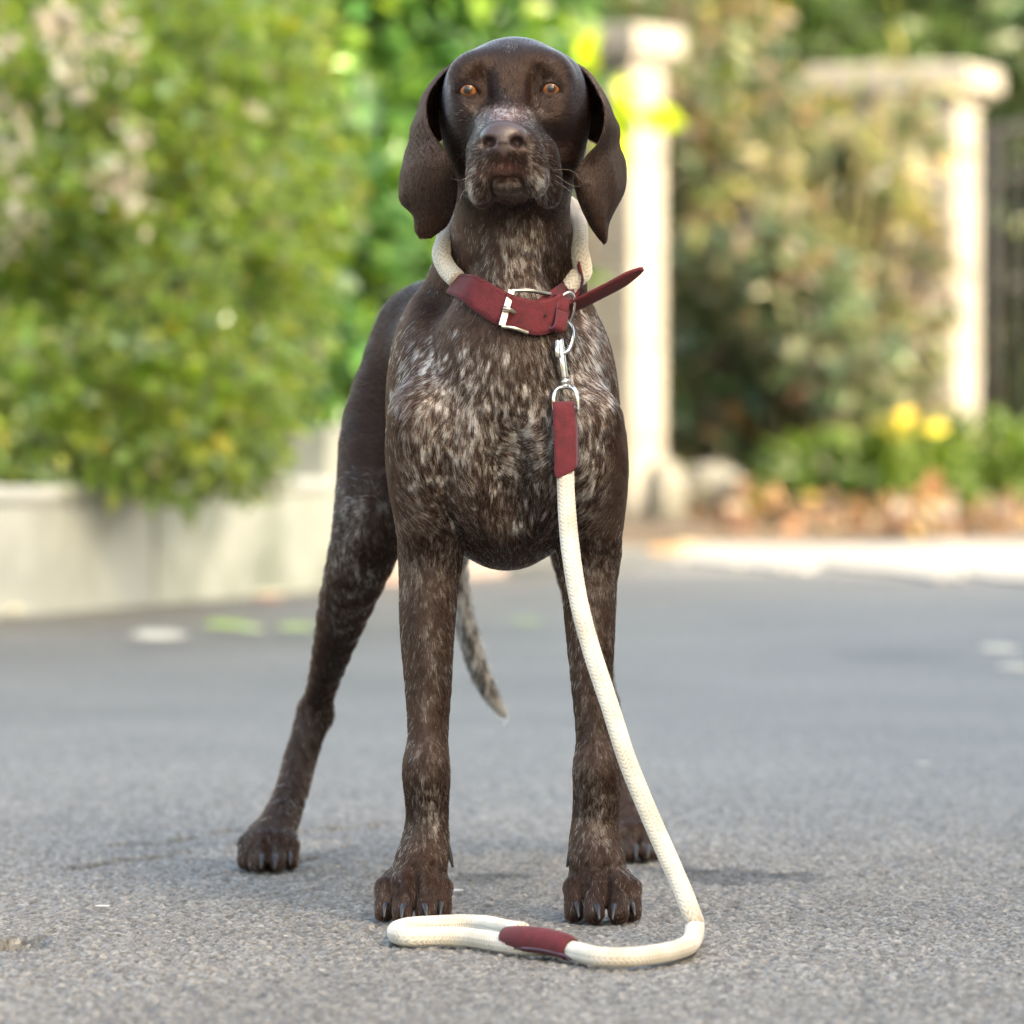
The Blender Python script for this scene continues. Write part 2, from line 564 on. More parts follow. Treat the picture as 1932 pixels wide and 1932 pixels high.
def surface_nets(vol):
    neg = vol < 0
    nx, ny, nz = vol.shape
    cnt = np.zeros((nx - 1, ny - 1, nz - 1), np.int8)
    for dx in (0, 1):
        for dy in (0, 1):
            for dz in (0, 1):
                cnt += neg[dx:nx - 1 + dx, dy:ny - 1 + dy, dz:nz - 1 + dz]
    act = (cnt > 0) & (cnt < 8)
    ci, cj, ck = np.nonzero(act)
    idx = np.full(act.shape, -1, np.int32)
    idx[ci, cj, ck] = np.arange(len(ci))
    corners = [(dx, dy, dz) for dx in (0, 1) for dy in (0, 1) for dz in (0, 1)]
    val = {c: vol[ci + c[0], cj + c[1], ck + c[2]] for c in corners}
    pos = {c: np.stack([XS[ci + c[0]], YS[cj + c[1]], ZS[ck + c[2]]], 1) for c in corners}
    acc = np.zeros((len(ci), 3)); w = np.zeros(len(ci))
    for c in corners:
        for ax in range(3):
            if c[ax] == 0:
                e = list(c); e[ax] = 1; e = tuple(e)
                va, vb = val[c], val[e]
                m = (va < 0) != (vb < 0)
                t = np.where(m, va / np.where(m, va - vb, 1), 0)
                acc += np.where(m[:, None], pos[c] + t[:, None] * (pos[e] - pos[c]), 0)
                w += m
    V = acc / w[:, None]
    quads = []
    # x edges
    m = neg[:-1, 1:-1, 1:-1] != neg[1:, 1:-1, 1:-1]
    i, j, k = np.nonzero(m); j = j + 1; k = k + 1
    fl = neg[i, j, k]
    q = np.stack([idx[i, j - 1, k - 1], idx[i, j, k - 1], idx[i, j, k], idx[i, j - 1, k]], 1)
    q[~fl] = q[~fl][:, ::-1]; quads.append(q)
    m = neg[1:-1, :-1, 1:-1] != neg[1:-1, 1:, 1:-1]
    i, j, k = np.nonzero(m); i = i + 1; k = k + 1
    fl = neg[i, j, k]
    q = np.stack([idx[i - 1, j, k - 1], idx[i - 1, j, k], idx[i, j, k], idx[i, j, k - 1]], 1)
    q[~fl] = q[~fl][:, ::-1]; quads.append(q)
    m = neg[1:-1, 1:-1, :-1] != neg[1:-1, 1:-1, 1:]
    i, j, k = np.nonzero(m); i = i + 1; j = j + 1
    fl = neg[i, j, k]
    q = np.stack([idx[i - 1, j - 1, k], idx[i, j - 1, k], idx[i, j, k], idx[i - 1, j, k]], 1)
    q[~fl] = q[~fl][:, ::-1]; quads.append(q)
    return V, np.concatenate(quads)

BV, BQ = surface_nets(build_volume())
BV[:, 2] = np.maximum(BV[:, 2], 0.0006)

# ---- ears: curved leaves of flesh, part of the same body mesh
def ear(rows, thick=.0034, nsub=7, nc=15):
    """rows: (front, mid, back) sheet points from root to tip"""
    R = np.array([[P(*q) for q in r] for r in rows])
    cur = [catmull(R[:, k], nsub) for k in range(3)]
    t = np.linspace(0, 1, nc)[None, :, None]
    f, m, b = (c[:, None] for c in cur)
    ctrl = 2 * m - 0.5 * (f + b)
    G = (1 - t) ** 2 * f + 2 * t * (1 - t) * ctrl + t ** 2 * b
    nr = len(G)
    du = np.gradient(G, axis=0); dv = np.gradient(G, axis=1)
    N = np.cross(du, dv)
    N /= np.linalg.norm(N, axis=2)[..., None] + 1e-12
    G = G + N * (.0055 * (fbm(G * np.array([55, 55, 22]), 2) - .5) * np.clip(np.arange(nr) / 20 - .3, 0, 1)[:, None])[..., None]
    du = np.gradient(G, axis=0); dv = np.gradient(G, axis=1)
    N = np.cross(du, dv)
    N /= np.linalg.norm(N, axis=2)[..., None] + 1e-12
    edge = np.minimum(np.minimum(t[..., 0], 1 - t[..., 0]) * 7, 1) * np.minimum((nr - 1 - np.arange(nr))[:, None] / 5, 1)
    th = thick * (0.25 + 0.75 * np.sqrt(np.clip(edge, 0, 1)))
    A = G + N * th[..., None] / 2
    B = G - N * th[..., None] / 2
    V = np.concatenate([A.reshape(-1, 3), B.reshape(-1, 3)])
    i, j = np.meshgrid(np.arange(nr - 1), np.arange(nc - 1), indexing='ij')
    g = lambda a, b: (a * nc + b).ravel()
    fa = np.stack([g(i, j), g(i + 1, j), g(i + 1, j + 1), g(i, j + 1)], 1)
    o = nr * nc
    fb = fa[:, ::-1] + o
    r = np.arange(nr - 1); c = np.arange(nc - 1)
    s1 = np.stack([r * nc, r * nc + o, (r + 1) * nc + o, (r + 1) * nc], 1)
    s2 = np.stack([r * nc + nc - 1, (r + 1) * nc + nc - 1, (r + 1) * nc + nc - 1 + o, r * nc + nc - 1 + o], 1)
    e1 = np.stack([(nr - 1) * nc + c, (nr - 1) * nc + c + o, (nr - 1) * nc + c + 1 + o, (nr - 1) * nc + c + 1], 1)
    return V, np.concatenate([fa, fb, s1, s2, e1])

EAR_L = ear([((866, 118, -.012), (866, 124, .01), (870, 150, .03)),
             ((837, 138, -.020), (834, 147, .008), (862, 175, .035)),
             ((809, 179, -.032), (806, 184, .004), (858, 205, .036)),
             ((806, 211, -.044), (793, 212, .0), (854, 235, .036)),
             ((814, 244, -.052), (778, 245, -.008), (836, 262, .034)),
             ((834, 276, -.058), (776, 278, -.030), (776, 292, .020)),
             ((850, 303, -.060), (788, 305, -.048), (759, 318, -.010)),
             ((862, 338, -.058), (795, 340, -.053), (753, 350, -.020)),
             ((863, 368, -.054), (800, 372, -.052), (755, 380, -.026)),
             ((855, 400, -.048), (805, 402, -.050), (777, 408, -.032)),
             ((842, 428, -.044), (806, 428, -.047), (780, 433, -.034)),
             ((814, 450, -.042), (802, 451, -.042), (789, 450, -.038))])
EAR_R = ear([((1074, 116, -.012), (1075, 122, .01), (1070, 150, .03)),
             ((1103, 136, -.020), (1107, 145, .008), (1078, 175, .035)),
             ((1128, 174, -.032), (1131, 180, .004), (1080, 205, .036)),
             ((1140, 212, -.044), (1150, 214, .0), (1086, 235, .036)),
             ((1132, 258, -.054), (1164, 248, -.002), (1105, 262, .034)),
             ((1108, 292, -.060), (1158, 290, -.026), (1168, 292, .020)),
             ((1085, 328, -.060), (1140, 335, -.050), (1179, 325, .004)),
             ((1089, 368, -.056), (1136, 378, -.056), (1175, 362, -.002)),
             ((1104, 408, -.050), (1137, 412, -.054), (1160, 392, -.010)),
             ((1122, 440, -.044), (1140, 440, -.050), (1146, 420, -.022)),
             ((1136, 457, -.042), (1141, 459, -.044), (1144, 448, -.032))])
n0 = len(BV)
nEL = len(EAR_L[0])
DV = np.concatenate([BV, EAR_L[0], EAR_R[0]])
DQ = np.concatenate([BQ, EAR_L[1] + n0, EAR_R[1] + n0 + nEL])

def quad_normals(V, Q):
    fn = np.cross(V[Q[:, 2]] - V[Q[:, 0]], V[Q[:, 3]] - V[Q[:, 1]])
    N = np.zeros_like(V)
    for k in range(4):
        np.add.at(N, Q[:, k], fn)
    return N / (np.linalg.norm(N, axis=1)[:, None] + 1e-12), fn
DN, DFN = quad_normals(DV, DQ)
IS_EAR = np.zeros(len(DV), bool); IS_EAR[n0:] = True

# ---- coat pattern
def uv_of(p):
    d = p[:, 1] + D
    return UC + p[:, 0] / d * F, VH - (p[:, 2] - H) / d * F
def gs(u, v, u0, v0, su, sv): return np.exp(-((u - u0) / su) ** 2 - ((v - v0) / sv) ** 2)
SPOTS = [(806, 690, 6, 16), (872, 668, 9, 9), (741, 738, 5, 12), (868, 735, 7, 11), (780, 917, 15, 8), (832, 905, 12, 9), (935, 881, 28, 7),
         (985, 990, 7, 7), (868, 855, 18, 7), (1010, 820, 10, 16), (815, 640, 5, 7), (860, 625, 5, 6), (875, 700, 8, 12), (1118, 720, 5, 14),
         (955, 790, 14, 26), (905, 815, 10, 14), (1122, 640, 7, 24), (1100, 600, 7, 20), (1115, 870, 12, 9), (1112, 930, 12, 18), (1100, 800, 10, 14),
         (1128, 690, 6, 14), (800, 850, 12, 7), (770, 800, 6, 10), (826, 770, 7, 9), (1030, 745, 6, 12), (995, 860, 12, 8), (850, 790, 8, 8)]
_r = np.random.default_rng(19)
for _k in range(190):
    _a, _b = _r.uniform(752, 1150), _r.uniform(640, 1010)
    if _r.random() < np.exp(-((_a - 945) / 190) ** 2 - ((_b - 800) / 150) ** 2) + .12:
        _s = _r.uniform(.55, 1.25)
        SPOTS.append((_a, _b, 4.5 * _s, 11 * _s))
def white_field(p, n, ear_mask):
    u, v = uv_of(p)
    Y = p[:, 1]
    fr = sstep(.22, .10, Y) * sstep(.55, .0, n[:, 1])
    edge = sstep(728, 772, u + 14 * (vnoise(p * 45) - .5)) * sstep(1168, 1132, u + 14 * (vnoise(p * 45 + 9) - .5))
    chest = edge * sstep(570, 680, v + 30 * (vnoise(p * 40 + 3) - .5)) * sstep(1090, 960, v)
    w = chest * (.24 + .30 * gs(u, v, 940, 800, 150, 120) + .18 * gs(u, v, 1110, 760, 40, 190))
    w *= 1 - .75 * gs(u, v, 835, 590, 55, 75) - .55 * gs(u, v, 965, 670, 60, 60) - .5 * gs(u, v, 960, 960, 90, 45)
    w = np.maximum(w, .52 * sstep(570, 640, v) * sstep(990, 900, v) * np.exp(-((u - 1112) / 26) ** 2))
    for (a, b, c, d_) in SPOTS:
        w = np.maximum(w, .95 * np.exp(-(((u - a) / c) ** 2 + ((v - b) / d_) ** 2) ** 2) * (v > 560))
    thr = sstep(928, 950, u + 10 * (vnoise(p * 60) - .5)) * sstep(1042, 1018, u) * sstep(380, 470, v) * sstep(640, 560, v)
    w = np.maximum(w, thr * .36)
    w = np.maximum(w, .2 * sstep(395, 450, v) * sstep(620, 540, v) * np.exp(-((u - 965) / 85) ** 2))
    low = .13 * sstep(960, 1030, v) * (p[:, 2] > .3)
    w = np.maximum(w, low)
    w *= np.maximum(fr, 0)
    leg = (p[:, 2] < .36)
    lw = .045 + .085 * sstep(.45, .7, fbm(p * np.array([110, 110, 45]) + 5, 3))
    lw += .25 * gs(u, v, 815, 1520, 22, 60) + .25 * gs(u, v, 1118, 1530, 22, 60)
    lw *= np.where(v > 1640, .5, 1) * (.5 + .5 * sstep(.4, -.3, n[:, 1]))
    w = np.where(leg & (Y < .3), np.maximum(w, lw), w)
    hl = (.06 + .30 * sstep(.48, .75, fbm(p * np.array([40, 40, 22]) + 11, 3))) * sstep(880, 980, v) * sstep(1260, 1150, v)
    hl = np.maximum(hl, .06)
    w = np.where((Y > .35), np.maximum(w, hl * (p[:, 2] < .42)), w)
    tail = (Y > .80) & (p[:, 2] < .5) & (u < 985)
    w = np.where(tail, .75, w)
    w = np.where(tail & (v > 1335), .95, w)
    # face
    head = (p[:, 2] > .655) & (Y < .06) & ~((v > 372) & (Y > -.075))
    f = .0
    f = f + .95 * gs(u, v, 893, 357, 12, 26) + .95 * gs(u, v, 1019, 348, 17, 24) + .25 * gs(u, v, 1036, 385, 14, 10)
    f = f + .20 * gs(u, v, 905, 300, 24, 45) + .20 * gs(u, v, 1010, 300, 26, 45)
    f = f + .60 * gs(u, v, 953, 214, 46, 15) * (Y < -.075) + .10 * gs(u, v, 957, 350, 34, 20)
    f = f + .10 * gs(u, v, 966, 92, 13, 11)  # faint pale spot on the crown paints in a sheen highlight
    f = f + .5 * gs(u, v, 904, 236, 7, 18) + .35 * gs(u, v, 1003, 226, 10, 14)
    w = np.where(head & ~ear_mask, np.maximum(f, 0), w)
    w = np.where(ear_mask, 0, w)
    clump = fbm(p * np.array([330, 330, 150]), 3)
    w = np.clip(w * (0.18 + 1.7 * sstep(.34, .74, clump)), 0, 1)
    return np.where(tail & (v > 1318), .97, w)

def dark_field(p):
    u, v = uv_of(p)
    g = fbm(p * 22 + 4, 3)
    d = .55 + .9 * g
    head = (p[:, 2] > .655)
    d = np.where(head, d * .92, d)
    return d
BROWN1 = np.array([.0110, .0048, .0030]); BROWN2 = np.array([.037, .0158, .0092]); WHITE = np.array([.78, .75, .72])
ROSE = np.array([.17, .085, .072])
def rose_field(p):
    u, v = uv_of(p)
    r = .95 * np.exp(-((u - 951) / 36) ** 2 - ((v - 322) / 14) ** 2) * (p[:, 1] < -.12)
    r = r + .85 * np.exp(-((u - 953) / 38) ** 2 - ((v - 216) / 14) ** 2) * (p[:, 1] < -.09)
    return np.clip(r * (p[:, 2] > .655), 0, 1)

NMASK = np.zeros(len(DV))
hd = np.nonzero(DV[:, 2] > .65)[0]
dn = np.minimum(NOSE[0](DV[hd]), NOSE[1](DV[hd]))
NMASK[hd] = sstep(.0016, .0004, dn)
EYEM = np.zeros(len(DV))
for c, sx in EYES:
    EYEM = np.maximum(EYEM, sstep(.0142, .0128, np.linalg.norm((DV - c) * np.array([.92, 1, 1.12]), axis=1)))
LIP = np.zeros(len(DV))
uu, vv = uv_of(DV)
lipm = (DV[:, 2] > .655) & (DV[:, 1] < -.06) & (np.abs(uu - 956) < 75) & (vv > 326) & (vv < 400)

W = white_field(DV, DN, IS_EAR)
dk = dark_field(DV)
rose = rose_field(DV)
base = (BROWN1 * .8 + BROWN2 * .2) * dk[:, None]
base = base * (1 - rose[:, None]) + ROSE * rose[:, None]
base = base * (1 - .7 * W[:, None]) + WHITE * .55 * (.7 * W[:, None])
nosec = np.array([.058, .038, .038])
base = base * (1 - NMASK[:, None]) + nosec * NMASK[:, None]
base = base * (1 - EYEM[:, None]) + np.array([.006, .004, .004]) * EYEM[:, None]

def fur_skin():
    m, nt, b = material('dog_skin')
    a = nt.nodes.new('ShaderNodeAttribute'); a.attribute_name = 'col'
    nt.links.new(a.outputs['Color'], b.inputs['Base Color'])
    k = nt.nodes.new('ShaderNodeAttribute'); k.attribute_name = 'pad'
    ms = nt.nodes.new('ShaderNodeMapRange')
    ms.inputs['To Min'].default_value = .12; ms.inputs['To Max'].default_value = .55
    nt.links.new(k.outputs['Fac'], ms.inputs['Value'])
    nt.links.new(ms.outputs[0], b.inputs['Specular IOR Level'])
    mr = nt.nodes.new('ShaderNodeMapRange')
    mr.inputs['To Min'].default_value = .62; mr.inputs['To Max'].default_value = .30
    nt.links.new(k.outputs['Fac'], mr.inputs['Value'])
    nt.links.new(mr.outputs[0], b.inputs['Roughness'])
    tc = nt.nodes.new('ShaderNodeTexCoord')
    vo = nt.nodes.new('ShaderNodeTexVoronoi'); vo.inputs['Scale'].default_value = 900
    nt.links.new(tc.outputs['Object'], vo.inputs['Vector'])
    bp = nt.nodes.new('ShaderNodeBump'); bp.inputs['Strength'].default_value = .35; bp.inputs['Distance'].default_value = .0006
    nt.links.new(vo.outputs['Distance'], bp.inputs['Height'])
    nt.links.new(bp.outputs[0], b.inputs['Normal'])
    return m
SKIN = fur_skin()
me = mesh_from('dog', DV, DQ)
point_color(me, 'col', base)
point_float(me, 'pad', NMASK)
dog = link('dog', me, None, SKIN)
tag(dog, 'brown and white-flecked hunting dog standing on the asphalt wearing a rope collar', 'dog')

# ---- eyes
def eye_mat():
    m, nt, b = material('eye')
    tc = nt.nodes.new('ShaderNodeTexCoord')
    sx = nt.nodes.new('ShaderNodeSeparateXYZ')
    nt.links.new(tc.outputs['Object'], sx.inputs[0])
    cmb = nt.nodes.new('ShaderNodeCombineXYZ')
    nt.links.new(sx.outputs[0], cmb.inputs[0]); nt.links.new(sx.outputs[2], cmb.inputs[1])
    ln = nt.nodes.new('ShaderNodeVectorMath'); ln.operation = 'LENGTH'
    nt.links.new(cmb.outputs[0], ln.inputs[0])
    r = nt.nodes.new('ShaderNodeValToRGB')
    e = r.color_ramp.elements
    e[0].position = 0.0; e[0].color = (.004, .003, .003, 1)
    e[1].position = 1.0; e[1].color = (.05, .03, .025, 1)
    for pos, c in ((.30, (.004, .003, .003)), (.34, (.11, .038, .010)), (.52, (.25, .082, .016)), (.68, (.13, .040, .010)), (.80, (.03, .012, .008)), (.88, (.012, .008, .007))):
        q = e.new(pos); q.color = (*c, 1)
    mu = nt.nodes.new('ShaderNodeMath'); mu.operation = 'MULTIPLY'; mu.inputs[1].default_value = 1 / .0116
    no = nt.nodes.new('ShaderNodeTexNoise'); no.inputs['Scale'].default_value = 900
    nt.links.new(tc.outputs['Object'], no.inputs['Vector'])
    ad = nt.nodes.new('ShaderNodeMath'); ad.operation = 'MULTIPLY_ADD'; ad.inputs[1].default_value = .10
    nt.links.new(ln.outputs['Value'], mu.inputs[0])
    nt.links.new(no.outputs[0], ad.inputs[0]); nt.links.new(mu.outputs[0], ad.inputs[2])
    sb = nt.nodes.new('ShaderNodeMath'); sb.operation = 'SUBTRACT'; sb.inputs[1].default_value = .05
    nt.links.new(ad.outputs[0], sb.inputs[0])
    nt.links.new(sb.outputs[0], r.inputs[0])
    nt.links.new(r.outputs[0], b.inputs['Base Color'])
    b.inputs['Roughness'].default_value = .5
    b.inputs['Specular IOR Level'].default_value = .2
    b.inputs['Coat Weight'].default_value = .9
    b.inputs['Coat Roughness'].default_value = .03
    b.inputs['Coat IOR'].default_value = 1.45
    return m
EYE = eye_mat()
def sphere(r, nu=32, nv=24):
    th = np.linspace(0, math.pi, nv + 1); ph = np.linspace(0, 2 * math.pi, nu, endpoint=False)
    V = np.stack([np.outer(np.sin(th), np.cos(ph)), np.outer(np.sin(th), np.sin(ph)), np.outer(np.cos(th), np.ones(nu))], -1).reshape(-1, 3) * r
    i, j = np.meshgrid(np.arange(nv), np.arange(nu), indexing='ij')
    Q = np.stack([i * nu + j, (i + 1) * nu + j, (i + 1) * nu + (j + 1) % nu, i * nu + (j + 1) % nu], -1).reshape(-1, 4)
    return V, Q
for c, sx in EYES:
    V, Q = sphere(.0116)
    # cornea bulge towards -Y
    t = np.clip(-V[:, 1] / .0116, 0, 1)
    V[:, 1] -= .0009 * sstep(.80, .95, t)
    o = link('eye', mesh_from('eye', V, Q), dog, EYE)
    o.location = c + np.array([0, -.0004, 0])
    o.rotation_euler = (math.radians(3), 0, math.radians(4 * -sx * -1))

# ---- claws
CLAW = noise_mat('claw_horn', (.010, .010, .012), (.035, .035, .042), 300, .32)
def claw(p, d, L=.014, r=.0034):
    d = np.asarray(d, float); d /= np.linalg.norm(d)
    pts = [p, p + d * L * .4 + np.array([0, 0, .0012]), p + d * L * .75, p + d * L + np.array([0, 0, -.003])]
    path = catmull(pts, 4)
    rr = np.linspace(1, .25, len(path)) * r
    return tube('claw', path, rr, CLAW, dog, 8)
def claws_at(lst):
    for u, v, Y, dx in lst:
        c = front(u, v, Y - .15)
        claw(c + np.array([0, .004, .001]), (dx, -.85, -.45), .018, .0036)
claws_at([(762, 1712, -.04, -.1), (800, 1712, -.04, .15), (831, 1708, -.03, .0), (729, 1708, -.03, -.1)])
claws_at([(1126, 1712, -.04, .12), (1160, 1712, -.04, -.12), (1190, 1706, -.03, .2), (1088, 1708, -.03, .1)])
claws_at([(494, 1618, .5, 0), (520, 1618, .5, 0), (545, 1612, .5, .1)])
claws_at([(1200, 1600, .62, 0), (1222, 1600, .62, 0), (1240, 1598, .64, .1)])
for u, sx in ((841, 1), (1083, -1)):
    c = P(u, 1592, .015)
    claw(c, (sx * .35, -.1, -1), .020, .0042)

# ---- hair
def hair_mat(name='dog_hair', ior=1.30, rough=.34):
    m = bpy.data.materials.new(name)
    m.use_nodes = True
    nt = m.node_tree
    nt.nodes.clear()
    out = nt.nodes.new('ShaderNodeOutputMaterial')
    h = nt.nodes.new('ShaderNodeBsdfHairPrincipled')
    h.parametrization = 'COLOR'
    a = nt.nodes.new('ShaderNodeAttribute'); a.attribute_name = 'col'
    nt.links.new(a.outputs['Color'], h.inputs['Color'])
    h.inputs['IOR'].default_value = ior
    h.inputs['Roughness'].default_value = rough
    h.inputs['Radial Roughness'].default_value = .6
    h.inputs['Coat'].default_value = .12
    h.inputs['Random Roughness'].default_value = .2
    nt.links.new(h.outputs[0], out.inputs[0])
    return m

def grow_hair(N=460000):
    tri = np.concatenate([DQ[:, [0, 1, 2]], DQ[:, [0, 2, 3]]])
    a, b, c = DV[tri[:, 0]], DV[tri[:, 1]], DV[tri[:, 2]]
    area = np.linalg.norm(np.cross(b - a, c - a), axis=1) / 2
    cen = (a + b + c) / 3
    nn = DN[tri[:, 0]]
    dens = np.ones(len(tri))
    dens *= np.where(cen[:, 1] > .15, .45, 1.0)
    dens *= np.where(nn[:, 1] > .35, .35, 1.0)
    headm = (cen[:, 2] > .655) & (cen[:, 1] < .08)
    dens *= np.where(headm, 2.6, 1.0)
    dens *= np.where(cen[:, 2] < .004, 0, 1)
    bad = np.maximum(NMASK, EYEM)[tri].max(1)
    dens *= (bad < .3)
    pr = area * dens
    pr /= pr.sum()
    t = rng.choice(len(tri), N, p=pr)
    r1, r2 = np.sqrt(rng.random(N)), rng.random(N)
    wa, wb, wc = 1 - r1, r1 * (1 - r2), r1 * r2
    p = a[t] * wa[:, None] + b[t] * wb[:, None] + c[t] * wc[:, None]
    n = DN[tri[t, 0]] * wa[:, None] + DN[tri[t, 1]] * wb[:, None] + DN[tri[t, 2]] * wc[:, None]
    n /= np.linalg.norm(n, axis=1)[:, None]
    em = IS_EAR[tri[t, 0]]
    u, v = uv_of(p)
    z, Y = p[:, 2], p[:, 1]
    # combing
    d = np.tile(np.array([0, .35, -1.0]), (N, 1))
    body = (z > .33) & (Y > .06) & (z < .66)
    d[body] = np.array([-.08, 1.0, -.35])
    face = (z > .655) & ~em & (Y < .07) & ~((v + 26 * rng.normal(0, .5, N) > 385) & (Y > -.078))
    nose = P(952, 262, -.17)
    fd = p - nose
    fd /= np.linalg.norm(fd, axis=1)[:, None] + 1e-9
    d[face] = fd[face] + np.array([0, .25, -.05])
    chin = face & (v > 330) & (np.abs(u - 957) < 40)
    d[chin] = np.array([0, .2, -1.0])
    chest = (Y < .10) & (z > .36) & (z < .57)
    # chest hair flows down and outwards from the breastbone, turning in again lower down
    ux = (u - 975) / 160.0
    turn = np.sin((v - 640) / 150.0)
    d[chest] = np.stack([ux[chest] * .9 * np.cos((v[chest] - 660) / 110.0), np.full(chest.sum(), .15), np.full(chest.sum(), -1.0)], 1)
    wl = np.clip(1 - ((u - 985) / 90) ** 2 - ((v - 845) / 75) ** 2, 0, 1) * chest
    d[:, 0] += -np.sign(u - 985) * wl * 1.3
    d[:, 2] += wl * .7
    paws = z < .045
    d[paws] = np.array([0, -.6, -.8])
    jit = np.stack([vnoise(p * 75 + 31 * k) - .5 for k in range(3)], 1) * .8
    jit *= np.where(face | em, .20, np.where(z < .34, .6, 1.0))[:, None]
    d = d + jit + rng.normal(0, 1, (N, 3)) * np.where(face | em, .10, .13)[:, None]
    d -= (d * n).sum(1)[:, None] * n
    d /= np.linalg.norm(d, axis=1)[:, None] + 1e-9
    L = np.full(N, .0075)
    L[chest] = .0082
    L[(z > .56) & (z < .68) & ~em] = .0080
    L[(z < .34) & (Y < .3)] = .0062
    L[paws] = .0055
    L[face] = .0054
    L[em] = .0036
    L[(Y > .8)] = .012
    L *= rng.uniform(.7, 1.25, N)
    lift = np.where(face, .12, np.where(em, .06, np.where(z < .34, .10, .11))) * rng.uniform(.5, 1.5, N)
    sag = np.array([0, 0, -1.0])
    K = 4
    s = np.linspace(0, 1, K)
    pts = p[:, None] + d[:, None] * (L[:, None] * s)[..., None] + n[:, None] * (L[:, None] * (lift[:, None] * s - .12 * s * s))[..., None]
    pts += n[:, None] * .0001
    rad = np.where(face | em, .00012, .00015)[:, None] * np.array([1, .95, .7, .15])
    # colours
    W = white_field(p, n, em)
    wh = rng.random(N) < W
    mix = rng.random(N)
    dkf = dark_field(p) * rng.uniform(.55, 1.5, N)
    colr = (BROWN1 + (BROWN2 - BROWN1) * mix[:, None]) * dkf[:, None]
    rs = rose_field(p)[:, None] * rng.uniform(.3, 1, (N, 1))
    colr = colr * (1 - rs) + ROSE * rs
    wcol = WHITE * rng.uniform(.55, 1.15, (N, 1))
    tan = (face & (v > 328) & (v < 369) & (np.abs(u - 957) < 33) & (Y < -.12))
    wcol[tan] = np.array([.085, .066, .048]) * rng.uniform(.6, 1.2, (tan.sum(), 1))
    colr[tan] = colr[tan] * .5 + np.array([.036, .026, .018]) * .5
    tl_ = (Y > .80) & (z < .5)
    colr[tl_] = np.array([.06, .055, .052]) * rng.uniform(.5, 1.5, (tl_.sum(), 1))
    colr = np.where(wh[:, None], wcol, colr)
    def emit(sel, name, m):
        n_ = int(sel.sum())
        cu = bpy.data.hair_curves.new(name)
        cu.add_curves([K] * n_)
        cu.attributes['position'].data.foreach_set('vector', pts[sel].astype(np.float32).ravel())
        ra = cu.attributes.get('radius') or cu.attributes.new('radius', 'FLOAT', 'POINT')
        ra.data.foreach_set('value', rad[sel].astype(np.float32).ravel())
        ca = cu.attributes.new('col', 'FLOAT_COLOR', 'CURVE')
        ca.data.foreach_set('color', np.concatenate([colr[sel], np.ones((n_, 1))], 1).astype(np.float32).ravel())
        cu.materials.append(m)
        o = bpy.data.objects.new(name, cu)
        COL.objects.link(o)
        o.parent = dog
        tag(o, kind='stuff')
    sleek = face | em
    emit(~sleek, 'hair', hair_mat())
    emit(sleek, 'head_hair', hair_mat('sleek_head_hair', 1.45, .30))
grow_hair()

# whiskers
WHISK = noise_mat('whisker', (.25, .2, .17), (.35, .3, .25), 50, .5)
for a, b, c in (((1052, 330, -.10), (1085, 352, -.115), (1110, 340, -.13)), ((1050, 340, -.10), (1080, 365, -.12), (1092, 395, -.13)),
                ((1046, 320, -.11), (1078, 322, -.13), (1100, 345, -.14)), ((892, 330, -.12), (868, 340, -.14), (850, 336, -.15)),
                ((893, 345, -.12), (872, 365, -.14), (866, 388, -.15))):
    p0 = front(a[0] - (0 if a[0] < 960 else 4), a[1])
    tube('whisker', catmull([p0, P(*b[:2], p0[1] - .006), P(*c[:2], p0[1] - .01)], 5), np.linspace(.00014, .00004, 11), WHISK, dog, 5)

# ------------------------------------------------------------------ rope collar and leash
def suede(name, c, rough=.85):
    return noise_mat(name, tuple(x * .60 for x in c), tuple(x * 1.30 for x in c), 110, rough, bump=.7, bscale=700, dist=.0010, sheen=.06, lo=.3, hi=.7)
LEATHER = suede('red_suede', (.100, .008, .014))
LINING = noise_mat('purple_leather', (.075, .038, .062), (.11, .06, .095), 60, .45)
STEEL = noise_mat('chrome', (.62, .61, .58), (.75, .74, .72), 40, .16, metallic=1.0)
NICKEL = noise_mat('brushed_nickel', (.42, .39, .33), (.55, .52, .45), 60, .32, metallic=1.0)
HOLE = noise_mat('dark_hole', (.01, .003, .004), (.015, .005, .006), 50, .9)
STITCH = noise_mat('stitch_thread', (.09, .012, .018), (.14, .02, .03), 300, .8)

